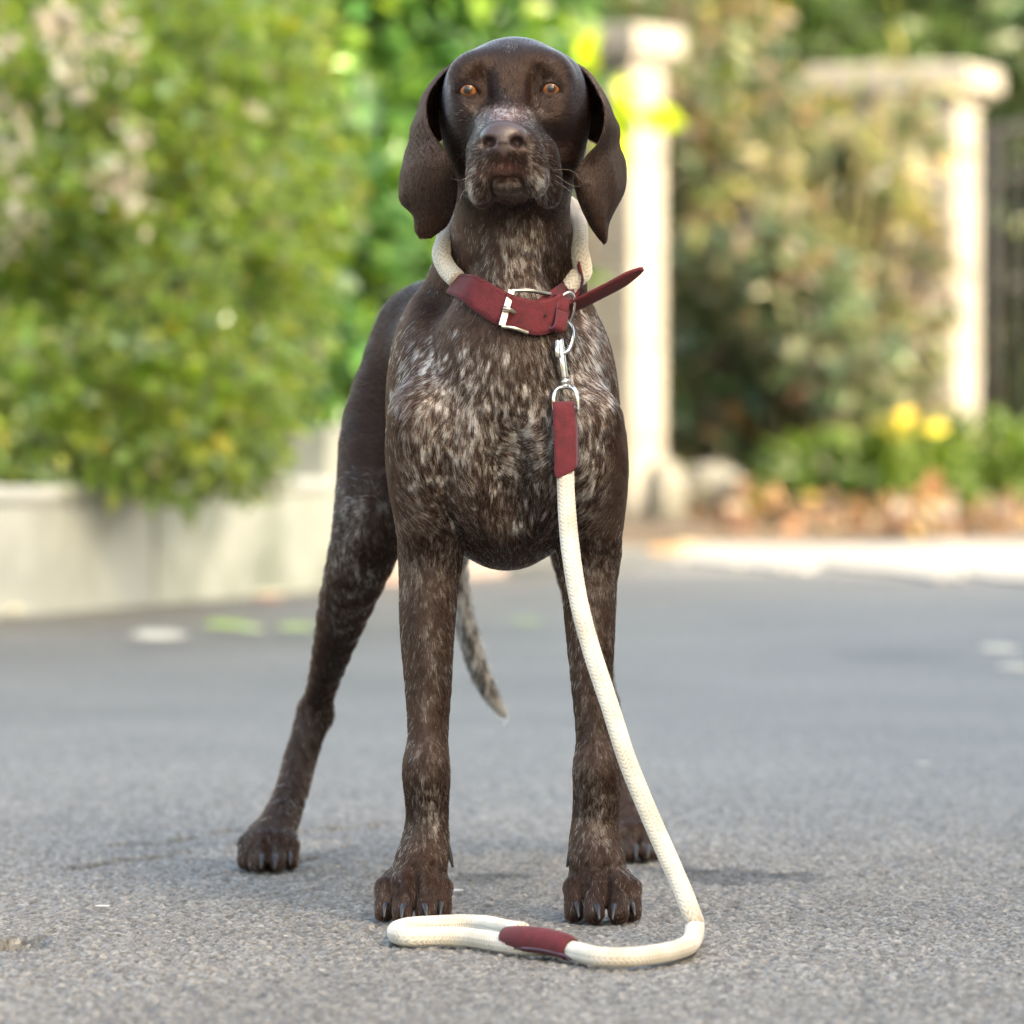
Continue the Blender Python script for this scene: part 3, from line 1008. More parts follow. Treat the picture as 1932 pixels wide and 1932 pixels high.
def rope_mat():
    m, nt, b = material('cotton_rope')
    a = nt.nodes.new('ShaderNodeAttribute'); a.attribute_name = 'weave'
    r = nt.nodes.new('ShaderNodeValToRGB')
    r.color_ramp.elements[0].color = (.33, .285, .225, 1); r.color_ramp.elements[0].position = .0
    r.color_ramp.elements[1].color = (.66, .625, .56, 1); r.color_ramp.elements[1].position = .8
    nt.links.new(a.outputs['Fac'], r.inputs[0])
    gn = nt.nodes.new('ShaderNodeTexNoise'); gn.inputs['Scale'].default_value = 26; gn.inputs['Detail'].default_value = 6
    tc0 = nt.nodes.new('ShaderNodeTexCoord'); nt.links.new(tc0.outputs['Object'], gn.inputs['Vector'])
    gr = nt.nodes.new('ShaderNodeValToRGB')
    gr.color_ramp.elements[0].position = .3; gr.color_ramp.elements[0].color = (.74, .70, .64, 1)
    gr.color_ramp.elements[1].position = .6; gr.color_ramp.elements[1].color = (1, 1, 1, 1)
    nt.links.new(gn.outputs[0], gr.inputs[0])
    gx_ = nt.nodes.new('ShaderNodeMix'); gx_.data_type = 'RGBA'; gx_.blend_type = 'MULTIPLY'; gx_.inputs['Factor'].default_value = 1
    nt.links.new(r.outputs[0], gx_.inputs['A']); nt.links.new(gr.outputs[0], gx_.inputs['B'])
    nt.links.new(gx_.outputs['Result'], b.inputs['Base Color'])
    b.inputs['Roughness'].default_value = .9
    b.inputs['Sheen Weight'].default_value = .3
    tc = nt.nodes.new('ShaderNodeTexCoord')
    n = nt.nodes.new('ShaderNodeTexNoise'); n.inputs['Scale'].default_value = 1800
    nt.links.new(tc.outputs['Object'], n.inputs['Vector'])
    bp = nt.nodes.new('ShaderNodeBump'); bp.inputs['Strength'].default_value = .4; bp.inputs['Distance'].default_value = .0004
    nt.links.new(n.outputs[0], bp.inputs['Height']); nt.links.new(bp.outputs[0], b.inputs['Normal'])
    return m
ROPE = rope_mat()

def weave(th, s, r):
    """herringbone braid: height 0..1 over the tube surface"""
    ncol = 12
    c = th / (2 * math.pi) * ncol
    ci = np.floor(c)
    f = c - ci
    pitch = .0040
    sgn = np.where((ci.astype(int) % 2) == 0, 1.0, -1.0)
    ph = s / pitch + sgn * (f - .5) * 1.1
    h = np.abs(np.sin(math.pi * ph)) ** .7
    side = .55 + .45 * np.sin(math.pi * np.clip(f, 0, 1)) ** .3
    return h * side

def rope(name, path, r, parent, seg=64, step=.0009, up=(0, 0, 1)):
    path, _ = resample(np.asarray(path, float), step)
    amp = .0011
    rr = r if np.isscalar(r) else np.interp(np.linspace(0, 1, len(path)), np.linspace(0, 1, len(r)), r)
    sl_ = np.linspace(0, 1, len(path)) * len(path) * step
    rr = rr * (1 + .07 * (fbm(np.stack([sl_ * 28, sl_ * 0 + 3, sl_ * 0], 1), 3) - .5))
    V, f = tube_arrays(path, rr, seg, disp=lambda th, s: amp * (weave(th, s, r) - .6), up=up)
    me = mesh_from(name, V, f)
    th = np.linspace(0, 2 * math.pi, seg, endpoint=False)
    s = np.r_[0, np.cumsum(np.linalg.norm(np.diff(path, axis=0), axis=1))]
    w = weave(th[None, :], s[:, None], r)
    point_float(me, 'weave', np.r_[w.ravel(), .5, .5])
    return link(name, me, parent, ROPE)

def strap(name, cen, wid, nor, thick, m, parent, lining=None):
    """flat band: centre line, width vector per point, normal per point"""
    cen, wid, nor = (np.asarray(x, float) for x in (cen, wid, nor))
    n = len(cen)
    nor = nor / np.linalg.norm(nor, axis=1)[:, None]
    K = 7
    V = []
    for k in range(K):
        t = k / (K - 1) * 2 - 1
        V.append(cen + wid * t * .5 + nor * thick * .5 * (1 - .25 * t ** 4))
    for k in range(K):
        t = 1 - k / (K - 1) * 2
        V.append(cen + wid * t * .5 - nor * thick * .5 * (1 - .25 * t ** 4))
    V = np.stack(V, 1)
    q = 2 * K
    i, j = np.meshgrid(np.arange(n - 1), np.arange(q), indexing='ij')
    F_ = np.stack([i * q + j, (i + 1) * q + j, (i + 1) * q + (j + 1) % q, i * q + (j + 1) % q], -1).reshape(-1, 4)
    polys = [tuple(x) for x in F_] + [tuple(range(q))[::1], tuple((n - 1) * q + np.arange(q))[::-1]]
    me = mesh_from(name, V.reshape(-1, 3), polys)
    o = link(name, me, parent, m)
    if lining is not None:
        me.materials.append(lining)
        idx = np.zeros(len(me.polygons), np.int32)
        jj = np.tile(np.arange(q), n - 1)
        idx[:len(jj)] = (jj >= K - 1).astype(np.int32)
        me.polygons.foreach_set('material_index', idx)
    return o

def on_neck(u, v, off):
    c = front(u, v)
    e = .004
    pts = np.array([c + [e, 0, 0], c - [e, 0, 0], c + [0, e, 0], c - [0, e, 0], c + [0, 0, e], c - [0, 0, e]])
    d = sdf(pts)
    n = np.array([d[0] - d[1], d[2] - d[3], d[4] - d[5]])
    n /= np.linalg.norm(n)
    return c + n * off, n

def stitches(cen, wid, nor, lift, parent):
    """two rows of thread along the edges of a strap"""
    mb = MB()
    for sd in (-.40, .40):
        row = cen + wid * sd + nor / np.linalg.norm(nor, axis=1)[:, None] * lift
        row, s_ = resample(row, .0009)
        k = 0
        while k + 3 < len(row):
            mb.tube(row[k:k + 3], .00035, 5)
            k += 4
    return mb.build('stitching', STITCH, parent, smooth=True)
collar = empty('dog_collar', P(990, 600, -.05))
tag(collar, 'rope collar with dark red leather strap and metal buckle around the dog\'s neck', 'collar')
# rope half: around the back of the neck
Lp, Ln = on_neck(876, 533, .0075)
Rp, Rn = on_neck(1084, 512, .0075)
def ring(u, v, Y): return P(u, v, Y)
pts = [Lp, on_neck(858, 505, .0085)[0], on_neck(849, 480, .009)[0]]
lx = pts[-1]
pts += [P(842, 446, lx[1] + .022), P(850, 400, .095), P(905, 368, .135), P(968, 360, .145), P(1030, 366, .135), P(1078, 392, .095), P(1091, 430, .055), P(1092, 470, .03)]
pts += [Rp + np.array([.001, .0, .0]), on_neck(1077, 528, .004)[0], on_neck(1068, 545, .001)[0]]
rope('rope', catmull(pts, 10), .0088, collar)
# padded tapered sleeve at the front left
sl = [on_neck(u, v, o_) for u, v, o_ in ((872, 530, .009), (895, 553, .0085), (920, 572, .0075), (945, 588, .007), (962, 595, .007))]
wd = [np.array([.55, 0, .83]) * w for w in (.021, .0265, .029, .030, .030)]
cen = np.array([p for p, n in sl]); nn_ = np.array([n for p, n in sl])
cenf = catmull(cen, 5); wdf = catmull(np.array(wd), 5); nf = catmull(nn_, 5)
stitches(cenf, wdf, nf, .0042, strap('leather_sleeve', cenf, wdf, nf, .0085, LEATHER, collar))
# front strap running through the buckle and the keeper
fs = [on_neck(u, v, .010) for u, v in ((952, 592), (975, 601), (1000, 607), (1025, 604), (1048, 590), (1068, 565))]
cen = catmull(np.array([p for p, n in fs]), 5); nf = catmull(np.array([n for p, n in fs]), 5)
wv = catmull(np.array([[.10, 0, .031], [.006, 0, .0315], [.002, 0, .032], [-.004, 0, .0315], [-.010, 0, .029], [-.015, 0, .024]]) * np.array([.05, 1, 1]) ** np.array([1, 0, 0]), 5)
fstrap = strap('front_strap', cen + nf * .001, wv, nf, .0032, LEATHER, collar, LINING)
stitches(cen + nf * .001, wv, nf, .0015, fstrap)
# second layer under it, running up to the rope
fs2 = [on_neck(u, v, .006) for u, v in ((1020, 596), (1045, 575), (1064, 550), (1078, 525))] + [(Rp + np.array([-.001, -.0105, .002]), np.array([.35, -.9, .1])), (P(1089, 496, Rp[1] - .008), np.array([.4, -.9, .1]))]
cen2 = catmull(np.array([p for p, n in fs2]), 5); nf2 = catmull(np.array([n for p, n in fs2]), 5)
wv2 = np.stack([np.linspace(-.010, -.004, len(cen2)), np.linspace(0, .012, len(cen2)), np.linspace(.027, .018, len(cen2))], 1)
strap('under_strap', cen2, wv2, nf2, .0040, LEATHER, collar, LINING)
# loose strap end sticking out
c0 = on_neck(1062, 588, .012)[0]
tip = P(1214, 507, c0[1] - .035)
lo = catmull(np.array([c0 + [-.012, .0, -.006], c0, P(1105, 566, c0[1] - .008), P(1160, 538, c0[1] - .022), tip]), 8)
tl = np.gradient(lo, axis=0); tl /= np.linalg.norm(tl, axis=1)[:, None]
wdir = np.array([.10, .93, -.36]); wdir /= np.linalg.norm(wdir)
wid = np.full(len(lo), .025); wid[-6:] = .025 * np.sqrt(np.linspace(1, .02, 6))
nl = np.cross(tl, wdir)
strap('strap_end', lo, -wdir * wid[:, None], nl, .0036, LINING, collar, LEATHER)
# keeper loop
kc = on_neck(1040, 600, .0145)
kn = kc[1]
kw = np.array([1.0, 0, 0]) - kn * kn[0]; kw /= np.linalg.norm(kw)
ku = np.cross(kn, kw); ku = ku if ku[2] > 0 else -ku
ku = ku + kw * .10
ov = []
for a in np.linspace(0, 2 * math.pi, 33):
    ca, sa = math.cos(a), math.sin(a)
    ov.append(kc[0] + ku * .0180 * np.sign(sa) * abs(sa) ** .5 + kn * (.0050 * np.sign(ca) * abs(ca) ** .6 - .0035))
ov = np.array(ov)
to = np.gradient(ov, axis=0)
no_ = np.cross(to, np.tile(kw, (len(ov), 1)))
if ((no_ * (ov - kc[0])).sum() < 0): no_ = -no_
strap('keeper_loop', ov, np.tile(kw * .0135, (len(ov), 1)), no_, .0026, LEATHER, collar, LINING)
# buckle frame: flat left bar, round top and bottom bars
bp = {k: on_neck(u, v, .0155)[0] for k, (u, v) in {'tl': (958, 561), 'bl': (943, 622), 'tr': (1022, 569), 'br': (990, 632)}.items()}
bn = on_neck(975, 598, .01)[1]
buckle = None
bars = MB()
bd = bp['bl'] - bp['tl']; bl = np.linalg.norm(bd); bd /= bl
bx_ = np.cross(bn, bd); bx_ = bx_ if bx_[0] > 0 else -bx_
V = []
for t in (0, 1):
    for sx in (0, 1):
        for sn in (0, 1):
            V.append(bp['tl'] + bd * bl * t + bx_ * (.0062 * sx) + bn * (.0022 * sn))
bars.add(np.array(V), [(0, 1, 3, 2), (4, 6, 7, 5), (0, 4, 5, 1), (2, 3, 7, 6), (0, 2, 6, 4), (1, 5, 7, 3)])
bars.tube(catmull([bp['tl'] + bx_ * .003, (bp['tl'] + bp['tr']) / 2 + bn * .003, bp['tr'] - bn * .002], 6), .0021, 10)
bars.tube(catmull([bp['bl'] + bx_ * .003, (bp['bl'] + bp['br']) / 2 + bn * .001, bp['br'] - bn * .004], 6), .0018, 10)
buckle = bars.build('buckle', NICKEL, collar, bevel=.0005, smooth=False)
pr0 = on_neck(951, 596, .0185)[0]
prong = tube('prong', catmull([pr0 + bn * .001, pr0 + bn * .0022 + bx_ * .005, pr0 + bx_ * .012 - bn * .002], 5), np.linspace(.0023, .0016, 11), NICKEL, buckle, 8)
hp = on_neck(1016, 605, .0142)
tube('strap_hole', np.array([hp[0], hp[0] + hp[1] * .0006]), .0014, HOLE, collar, 10)
# D-ring
dc = on_neck(1062, 590, .016)
dn_ = dc[1]
ra = np.array([.25, -.35, .9]); ra /= np.linalg.norm(ra)
rb = np.array([.85, .5, .05]); rb -= ra * rb.dot(ra); rb /= np.linalg.norm(rb)
dring_c = P(1063, 588, min(dc[0][1], front(1070, 615)[1] - .006) - .002)
rp = np.array([dring_c + ra * .0195 * math.sin(a) + rb * .0105 * math.cos(a) for a in np.linspace(0, 2 * math.pi, 40, endpoint=False)])
V, f = tube_arrays(rp, .0017, 10, closed=True)
link('ring', mesh_from('ring', V, f), collar, STEEL)
YH0 = dring_c[1] - .004
YH1 = min(front(u_, v_)[1] for u_ in (1048, 1066, 1084) for v_ in (640, 680, 720, 735)) - .009
def YHv(v): return YH0 + (YH1 - YH0) * sstep(600, 660, np.float64(v))
YH = YH1

# ------------------------------------------------------------------ leash
leash = empty('rope_leash', P(1180, 1812, -.42))
tag(leash, 'cream braided rope leash with red leather ends hanging from the collar onto the road', 'leash')
hook = MB()
cv = lambda lst, n=6: catmull([P(u, v, YHv(v) + dy) for u, v, dy in lst], n)
# hook bow, back of the snap
hook.tube(cv([(1061, 668, 0), (1073, 660, 0), (1079, 640, -.001), (1079, 622, -.002), (1072, 609, -.003), (1062, 607, -.003), (1056, 614, -.002), (1054, 628, 0)]),
          np.r_[np.full(20, .0022), np.linspace(.0022, .0024, 23)], 10)
# shaft
hook.tube(cv([(1056, 640, 0), (1061, 680, 0), (1066, 716, 0)]), .0034, 14)
sh = hook.build('snap_hook', STEEL, leash, smooth=True)
g = MB()
g.tube(cv([(1050, 641, -.003), (1052, 660, -.003), (1053, 674, -.003)]), np.r_[.0022, np.full(11, .0029), .0026], 12)
g.build('gate_knob', STEEL, sh, smooth=True)
w_ = MB()
w_.tube(np.array([P(1065.5, 716, YH), P(1066, 719, YH), P(1066.4, 723, YH), P(1067, 727, YH), P(1067.4, 730, YH)]), np.array([.0042, .0050, .0042, .0036, .0048]), 16)
w_.build('swivel', STEEL, sh, smooth=True)
YL = front(1066, 800)[1] - .012
lp_ = MB()
lp_.tube(catmull([P(1046, 776, YL), P(1045, 750, YL - .0), P(1050, 735, (YH + YL) / 2), P(1067, 730, YH), P(1082, 733, (YH + YL) / 2), P(1089, 748, YL), P(1091, 776, YL)], 6), .0022, 10)
lp_.tube(np.array([P(1044, 770, YL + .002), P(1091, 770, YL + .002)]), .0020, 10)
lp_.build('eye_loop', STEEL, sh, smooth=True)
# leather tab around the rope end
tcen = catmull([P(1062, 757, YL + .001), P(1063, 764, YL - .0065), P(1064, 790, YL - .0085), P(1066, 840, YL - .0095), P(1066, 880, YL - .0092), P(1062, 902, YL - .008)], 6)
tw = np.interp(np.linspace(0, 1, len(tcen)), [0, .3, .5, .85, 1], [.0205, .0195, .0205, .0195, .0035])
toff = np.interp(np.linspace(0, 1, len(tcen)), [0, .85, 1], [0, 0, -.005])
tcen = tcen + np.stack([toff, 0 * toff, 0 * toff], 1)
strap('leather_tab', tcen, np.stack([-tw, 0 * tw, 0 * tw], 1), np.tile([0.12, -1.0, .05], (len(tcen), 1)), .0040, LEATHER, leash, LINING)
tb = catmull([P(1064, 764, YL + .0085), P(1068, 800, YL + .009), P(1070, 850, YL + .008), P(1070, 882, YL + .007)], 6)
strap('leather_tab', tb, np.tile([-.021, 0, 0], (len(tb), 1)), np.tile([0, -1.0, 0], (len(tb), 1)), .0040, LINING, leash)
mid = catmull([P(1066, 768, YL), P(1067, 820, YL), P(1068, 870, YL)], 6)
strap('tab_core', mid, np.tile([-.0185, 0, 0], (len(mid), 1)), np.tile([0, -1.0, 0], (len(mid), 1)), .013, LINING, leash)
# hanging rope, then along the ground and the handle loop
RR = .0083
def G(u, v, lift=0.0):
    """rope centre resting on the road: (u, v) is its visible lower edge"""
    d = H * F / (v - VH)
    return np.array([(u - UC) * d / F, d - D, RR + .0008 + lift])
hang = [P(1066, 862, YL), P(1067, 900, YL - .002), P(1070, 970, YL - .012), P(1078, 1050, YL - .028), P(1093, 1140, YL - .045), P(1117, 1230, YL - .066), P(1150, 1330, YL - .085),
        P(1182, 1430, YL - .104), P(1218, 1520, YL - .12), P(1257, 1610, YL * .15 - .85 * .222), P(1288, 1680, -.228), P(1308, 1730, YL - .16)]
corner = [G(1311, 1779, .007), G(1305, 1797, .001), G(1283, 1810), G(1240, 1820), G(1190, 1826), G(1130, 1825), G(1085, 1815), G(1030, 1803)]
hang[-1] = P(1305, 1725, -.235)
main = catmull(hang + corner, 12)
rope('rope', main, np.r_[RR * .93, np.full(10, RR)], leash)
loop = [G(1030, 1805), G(985, 1803), G(940, 1797), G(880, 1788), G(820, 1786), G(775, 1787), G(752, 1783), G(750, 1774), G(775, 1767), G(820, 1764), G(870, 1762), G(915, 1766, .001), G(950, 1778, .003), G(985, 1790, .006)]
rope('rope', catmull(loop, 12), RR, leash)
# stitched leather sleeve where the loop closes
sc = catmull([G(958, 1799, .004), G(990, 1804, .006), G(1025, 1808, .006), G(1060, 1812, .004), G(1078, 1814, .001)], 7)
rs_ = np.interp(np.linspace(0, 1, len(sc)), [0, .12, .5, .85, 1], [.0088, .0094, .0098, .0094, .0086])
V, f = tube_arrays(sc, rs_, 28, cap=False, disp=lambda th, s: .0004 * np.cos(2 * th))
slv = link('leather_sleeve', mesh_from('leather_sleeve', V, f), leash, LEATHER)
sm = slv.modifiers.new('solid', 'SOLIDIFY'); sm.thickness = .0014; sm.offset = 1
fl = np.array([p + np.array([0, -.009, -.0055]) for p in sc])
strap('sleeve_seam', fl, np.tile([0, -.010, -.003], (len(fl), 1)), np.tile([0, -.3, 1.0], (len(fl), 1)), .0030, LINING, leash)

# ------------------------------------------------------------------ setting: ground, road
def gpt(u, v, z=0.0):
    d = (H - z) * F / (v - VH)
    return np.array([(u - UC) * d / F, d - D, z])
def at(u, v, d): return P(u, v, d - D)

ASPH, nt, b = material('asphalt')
tc = nt.nodes.new('ShaderNodeTexCoord')
vo = nt.nodes.new('ShaderNodeTexVoronoi'); vo.inputs['Scale'].default_value = 210; vo.inputs['Randomness'].default_value = 1
nt.links.new(tc.outputs['Object'], vo.inputs['Vector'])
cr = nt.nodes.new('ShaderNodeValToRGB')
el = cr.color_ramp.elements
el[0].position = 0.0; el[0].color = (.080, .079, .076, 1)
el[1].position = 1.0; el[1].color = (.31, .305, .29, 1)
for pos, c in ((.35, (.142, .140, .136)), (.75, (.196, .193, .187)), (.95, (.265, .26, .25))):
    q = el.new(pos); q.color = (*c, 1)
sp = nt.nodes.new('ShaderNodeSeparateColor')
nt.links.new(vo.outputs['Color'], sp.inputs[0])
nt.links.new(sp.outputs[0], cr.inputs[0])
big = nt.nodes.new('ShaderNodeTexNoise'); big.inputs['Scale'].default_value = 1.3; big.inputs['Detail'].default_value = 6
nt.links.new(tc.outputs['Object'], big.inputs['Vector'])
mr = nt.nodes.new('ShaderNodeMapRange'); mr.inputs['From Min'].default_value = .3; mr.inputs['From Max'].default_value = .7
mr.inputs['To Min'].default_value = .82; mr.inputs['To Max'].default_value = 1.18
nt.links.new(big.outputs[0], mr.inputs['Value'])
mx = nt.nodes.new('ShaderNodeMix'); mx.data_type = 'RGBA'; mx.blend_type = 'MULTIPLY'; mx.inputs['Factor'].default_value = 1
nt.links.new(cr.outputs[0], mx.inputs['A']); nt.links.new(mr.outputs[0], mx.inputs['B'])
at_ = nt.nodes.new('ShaderNodeAttribute'); at_.attribute_name = 'road_tint'
mx2 = nt.nodes.new('ShaderNodeMix'); mx2.data_type = 'RGBA'; mx2.blend_type = 'MULTIPLY'; mx2.inputs['Factor'].default_value = 1
nt.links.new(mx.outputs['Result'], mx2.inputs['A']); nt.links.new(at_.outputs['Color'], mx2.inputs['B'])
nt.links.new(mx2.outputs['Result'], b.inputs['Base Color'])
b.inputs['Roughness'].default_value = .56
b.inputs['Specular IOR Level'].default_value = .65
nb = nt.nodes.new('ShaderNodeTexNoise'); nb.inputs['Scale'].default_value = 420; nb.inputs['Detail'].default_value = 3
nt.links.new(tc.outputs['Object'], nb.inputs['Vector'])
bp_ = nt.nodes.new('ShaderNodeBump'); bp_.inputs['Strength'].default_value = .8; bp_.inputs['Distance'].default_value = .003
nt.links.new(nb.outputs[0], bp_.inputs['Height']); nt.links.new(bp_.outputs[0], b.inputs['Normal'])

def grade(a, b, s0, g, smax):
    out, s = [a], s0
    while out[-1] < b:
        out.append(out[-1] + s); s = min(s * g, smax)
    return np.array(out)
def road_mesh():
    gx = grade(.80, 14, .006, 1.25, 3.0)
    xs = np.r_[-gx[::-1], np.arange(-.7975, .7975, .0030), gx]
    ys = np.r_[-np.array([30, 20, 14, 10, 7, 5, 3.5, 2.4, 1.8, 1.4, 1.15, 1.0, .93]), np.arange(-.90, .80, .0034), grade(.80, 24.0, .0040, 1.006, .5)]
    X, Y = np.meshgrid(xs, ys, indexing='ij')
    x, y = X.ravel(), Y.ravel()
    # stone chippings: jittered cells
    def cells(cs, seed):
        r = np.random.default_rng(seed)
        T = r.random((256, 256, 3))
        i, j = np.floor(x / cs).astype(int), np.floor(y / cs).astype(int)
        best = np.full(len(x), 9.0); hh = np.zeros(len(x))
        for di in (-1, 0, 1):
            for dj in (-1, 0, 1):
                t = T[(i + di) & 255, (j + dj) & 255]
                dx = (i + di + t[:, 0]) * cs - x
                dy = (j + dj + t[:, 1]) * cs - y
                d = np.hypot(dx, dy) / cs
                m = d < best
                best = np.where(m, d, best); hh = np.where(m, t[:, 2], hh)
        return best, hh
    fine = sstep(1.0, .9, np.abs(x) / .84) * sstep(4.5, 1.0, y) * sstep(-.98, -.90, y)
    d1, h1 = cells(.0064, 1)
    d2, h2 = cells(.0048, 2)
    z = -.0068 * d1 ** 2 + .0034 * (h1 - 1) - .0008 * d2 ** 2
    z = z * np.clip(fine, 0.0, 1) + .0022
    p3 = np.stack([x, y, 0 * x], 1)
    z = z - .004 * (1 - fbm(p3 * 3.1, 3)) * sstep(.0, .4, np.abs(x) + np.abs(y + .1)) * .6
    road_tint = np.ones((len(x), 3)) * np.array([.97, .94, .89])
    binder = (1.12 - .62 * sstep(.30, .72, d1)) * (.86 + .28 * h1)
    road_tint *= (binder * fine + .76 * (1 - fine))[:, None]
    nz = fbm(p3 * 14 + 2, 4)
    d = y + D
    u = UC + x / d * F
    v = VH + H * F / np.maximum(d, .5)
    # worn sandy patch by the hind paw with broken edges
    q = gpt(470, 1600)
    e = ((x - q[0]) / .115) ** 2 + ((y - q[1] - (x - q[0]) * .9) / .10) ** 2 + (nz - .5) * 2.2
    k = sstep(1.3, .4, e)[:, None]
    road_tint = road_tint * (1 + k * np.array([.62, .50, .38]))
    rim = np.exp(-((e - 1.15) / .16) ** 2) * (fbm(p3 * 30 + 8, 3) > .50) * (np.abs(x - q[0]) < .3) * (y > q[1] - .05)
    z = z - .022 * rim
    road_tint = road_tint * (1 - .72 * rim[:, None])
    def crack(pl, wd, dep):
        nonlocal z, road_tint
        P2 = np.array([gpt(a_, b_)[:2] for a_, b_ in pl])
        best = np.full(len(x), 9.0)
        wx = x + .02 * (fbm(p3 * 22 + 5, 3) - .5)
        wy = y + .06 * (fbm(p3 * 22 + 15, 3) - .5)
        for a_, b_ in zip(P2[:-1], P2[1:]):
            ab = b_ - a_
            t = np.clip(((wx - a_[0]) * ab[0] + (wy - a_[1]) * ab[1]) / (ab @ ab), 0, 1)
            best = np.minimum(best, np.hypot(wx - a_[0] - t * ab[0], (wy - a_[1] - t * ab[1]) * .35))
        k = sstep(wd, wd * .4, best) * sstep(.34, .46, fbm(p3 * 16 + 40, 2))
        z = z - dep * k
        road_tint = road_tint * (1 - .9 * k[:, None])
    crack([(150, 1634), (240, 1618), (305, 1612)], .016, .022)
    crack([(225, 1588), (300, 1590), (360, 1574), (440, 1562), (480, 1566)], .015, .022)
    crack([(560, 1566), (640, 1560), (720, 1552)], .015, .022)
    crack([(560, 1622), (600, 1612)], .012, .018)
    # small pothole at the left edge
    q = gpt(28, 1778)
    e = ((x - q[0]) / .030) ** 2 + ((y - q[1]) / .060) ** 2 + (nz - .5) * 1.6
    k = sstep(1.0, .6, e)
    z = z - .024 * k
    road_tint = road_tint * (1 - .5 * k[:, None])
    # dark patches beside the paws, multiplied into the road colour
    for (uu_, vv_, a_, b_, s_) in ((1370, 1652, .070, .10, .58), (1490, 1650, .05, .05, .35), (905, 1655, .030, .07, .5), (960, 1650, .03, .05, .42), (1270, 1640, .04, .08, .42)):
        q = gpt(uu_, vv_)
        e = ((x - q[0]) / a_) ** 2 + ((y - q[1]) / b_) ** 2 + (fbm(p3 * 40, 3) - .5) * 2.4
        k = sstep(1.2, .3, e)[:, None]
        road_tint = road_tint * (1 - k * s_)
    # darker patch farther back on the right and a darker band along the wall foot
    q = gpt(1700, 1240)
    e = ((x - q[0]) / .14) ** 2 + ((y - q[1]) / .28) ** 2 + (nz - .5)
    road_tint = road_tint * (1 - .34 * sstep(1.2, .4, e)[:, None])
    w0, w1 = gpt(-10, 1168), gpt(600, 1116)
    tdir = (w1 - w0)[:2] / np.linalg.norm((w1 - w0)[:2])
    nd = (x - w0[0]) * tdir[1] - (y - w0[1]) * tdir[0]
    road_tint = road_tint * (1 - .45 * np.exp(-np.clip(nd, 0, 9) / .10)[:, None] * (nd > -.3)[:, None] * (y > 4)[:, None])
    V = np.stack([x, y, z], 1)
    n, m = len(xs), len(ys)
    i, j = np.meshgrid(np.arange(n - 1), np.arange(m - 1), indexing='ij')
    Q = np.stack([i * m + j, (i + 1) * m + j, (i + 1) * m + j + 1, i * m + j + 1], -1).reshape(-1, 4)
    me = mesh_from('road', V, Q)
    point_color(me, 'road_tint', road_tint)
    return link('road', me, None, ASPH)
tag(road_mesh(), kind='structure')
SOIL = noise_mat('soil', (.035, .025, .016), (.085, .06, .04), 3, .95, bump=.6, bscale=12, dist=.03)
gm = MB()
gm.add(np.array([[-250, -250, -.06], [250, -250, -.06], [250, 250, -.06], [-250, 250, -.06]]), [(0, 1, 2, 3)])
tag(gm.build('ground', SOIL), kind='structure')

# verge of soil behind the road, right of the dog, up to the gate pillars
vm = MB()
A, B_ = gpt(1180, 1030), gpt(2100, 1012)
V = np.array([[A[0] - .2, A[1], .0], [B_[0], B_[1], .0], [B_[0] + 3, B_[1], .0], [B_[0] + 3, 30, .12], [A[0] - .6, 30, .12]])
V2 = V.copy(); V2[:, 2] = -.05
vm.add(np.concatenate([V + [0, 0, .03], V2]), [(0, 1, 2, 3, 4), (0, 5, 6, 1), (1, 6, 7, 2), (2, 7, 8, 3), (3, 8, 9, 4), (4, 9, 5, 0)])
tag(vm.build('verge', SOIL), kind='structure')

# added pale slab shaped as the sun patch; its colour stands in for sunlight
SUN_PATCH = noise_mat('sun_patch_pale', (.17, .167, .16), (.28, .276, .268), 5, .85, bump=.3, bscale=60, dist=.004, lo=.3, hi=.7)
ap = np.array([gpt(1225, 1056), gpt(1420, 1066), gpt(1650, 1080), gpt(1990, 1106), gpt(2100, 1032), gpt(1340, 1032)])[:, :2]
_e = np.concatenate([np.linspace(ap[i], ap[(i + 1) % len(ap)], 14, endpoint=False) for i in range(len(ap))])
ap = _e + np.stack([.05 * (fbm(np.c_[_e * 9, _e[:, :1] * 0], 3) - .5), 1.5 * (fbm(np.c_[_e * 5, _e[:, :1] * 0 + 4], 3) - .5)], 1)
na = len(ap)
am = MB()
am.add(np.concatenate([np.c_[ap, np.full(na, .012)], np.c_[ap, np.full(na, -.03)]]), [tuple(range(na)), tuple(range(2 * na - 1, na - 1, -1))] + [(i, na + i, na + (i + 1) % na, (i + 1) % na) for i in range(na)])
tag(am.build('sun_patch_slab', SUN_PATCH), kind='structure')

# ------------------------------------------------------------------ planter wall
CONC = noise_mat('weathered_render', (.25, .27, .255), (.40, .42, .405), 3.5, .92, bump=.5, bscale=30, dist=.008, lo=.3, hi=.7)
CONC2 = noise_mat('mossy_render', (.19, .22, .185), (.36, .385, .355), 5, .92, bump=.5, bscale=30, dist=.008)
COPE = noise_mat('pale_coping', (.34, .36, .35), (.47, .49, .48), 6, .9, bump=.4, bscale=40, dist=.006)
w0, w1 = gpt(-10, 1168), gpt(600, 1116)
tdir = (w1 - w0); Lw = np.linalg.norm(tdir); tdir /= Lw
ndir = np.array([tdir[1], -tdir[0], 0])          # towards the road
rz = math.atan2(tdir[1], tdir[0])
wall = empty('planter_wall', w0)
tag(wall, 'low pale grey rendered planter wall beneath the overhanging green shrub', 'wall')
s0, n_blk = -2.4, 0
hts = .265
lens = [1.0, .96, 1.04, 1.0, .98, 1.02, .92, 1.05, .88, .98, 1.20]
pos = -8.9
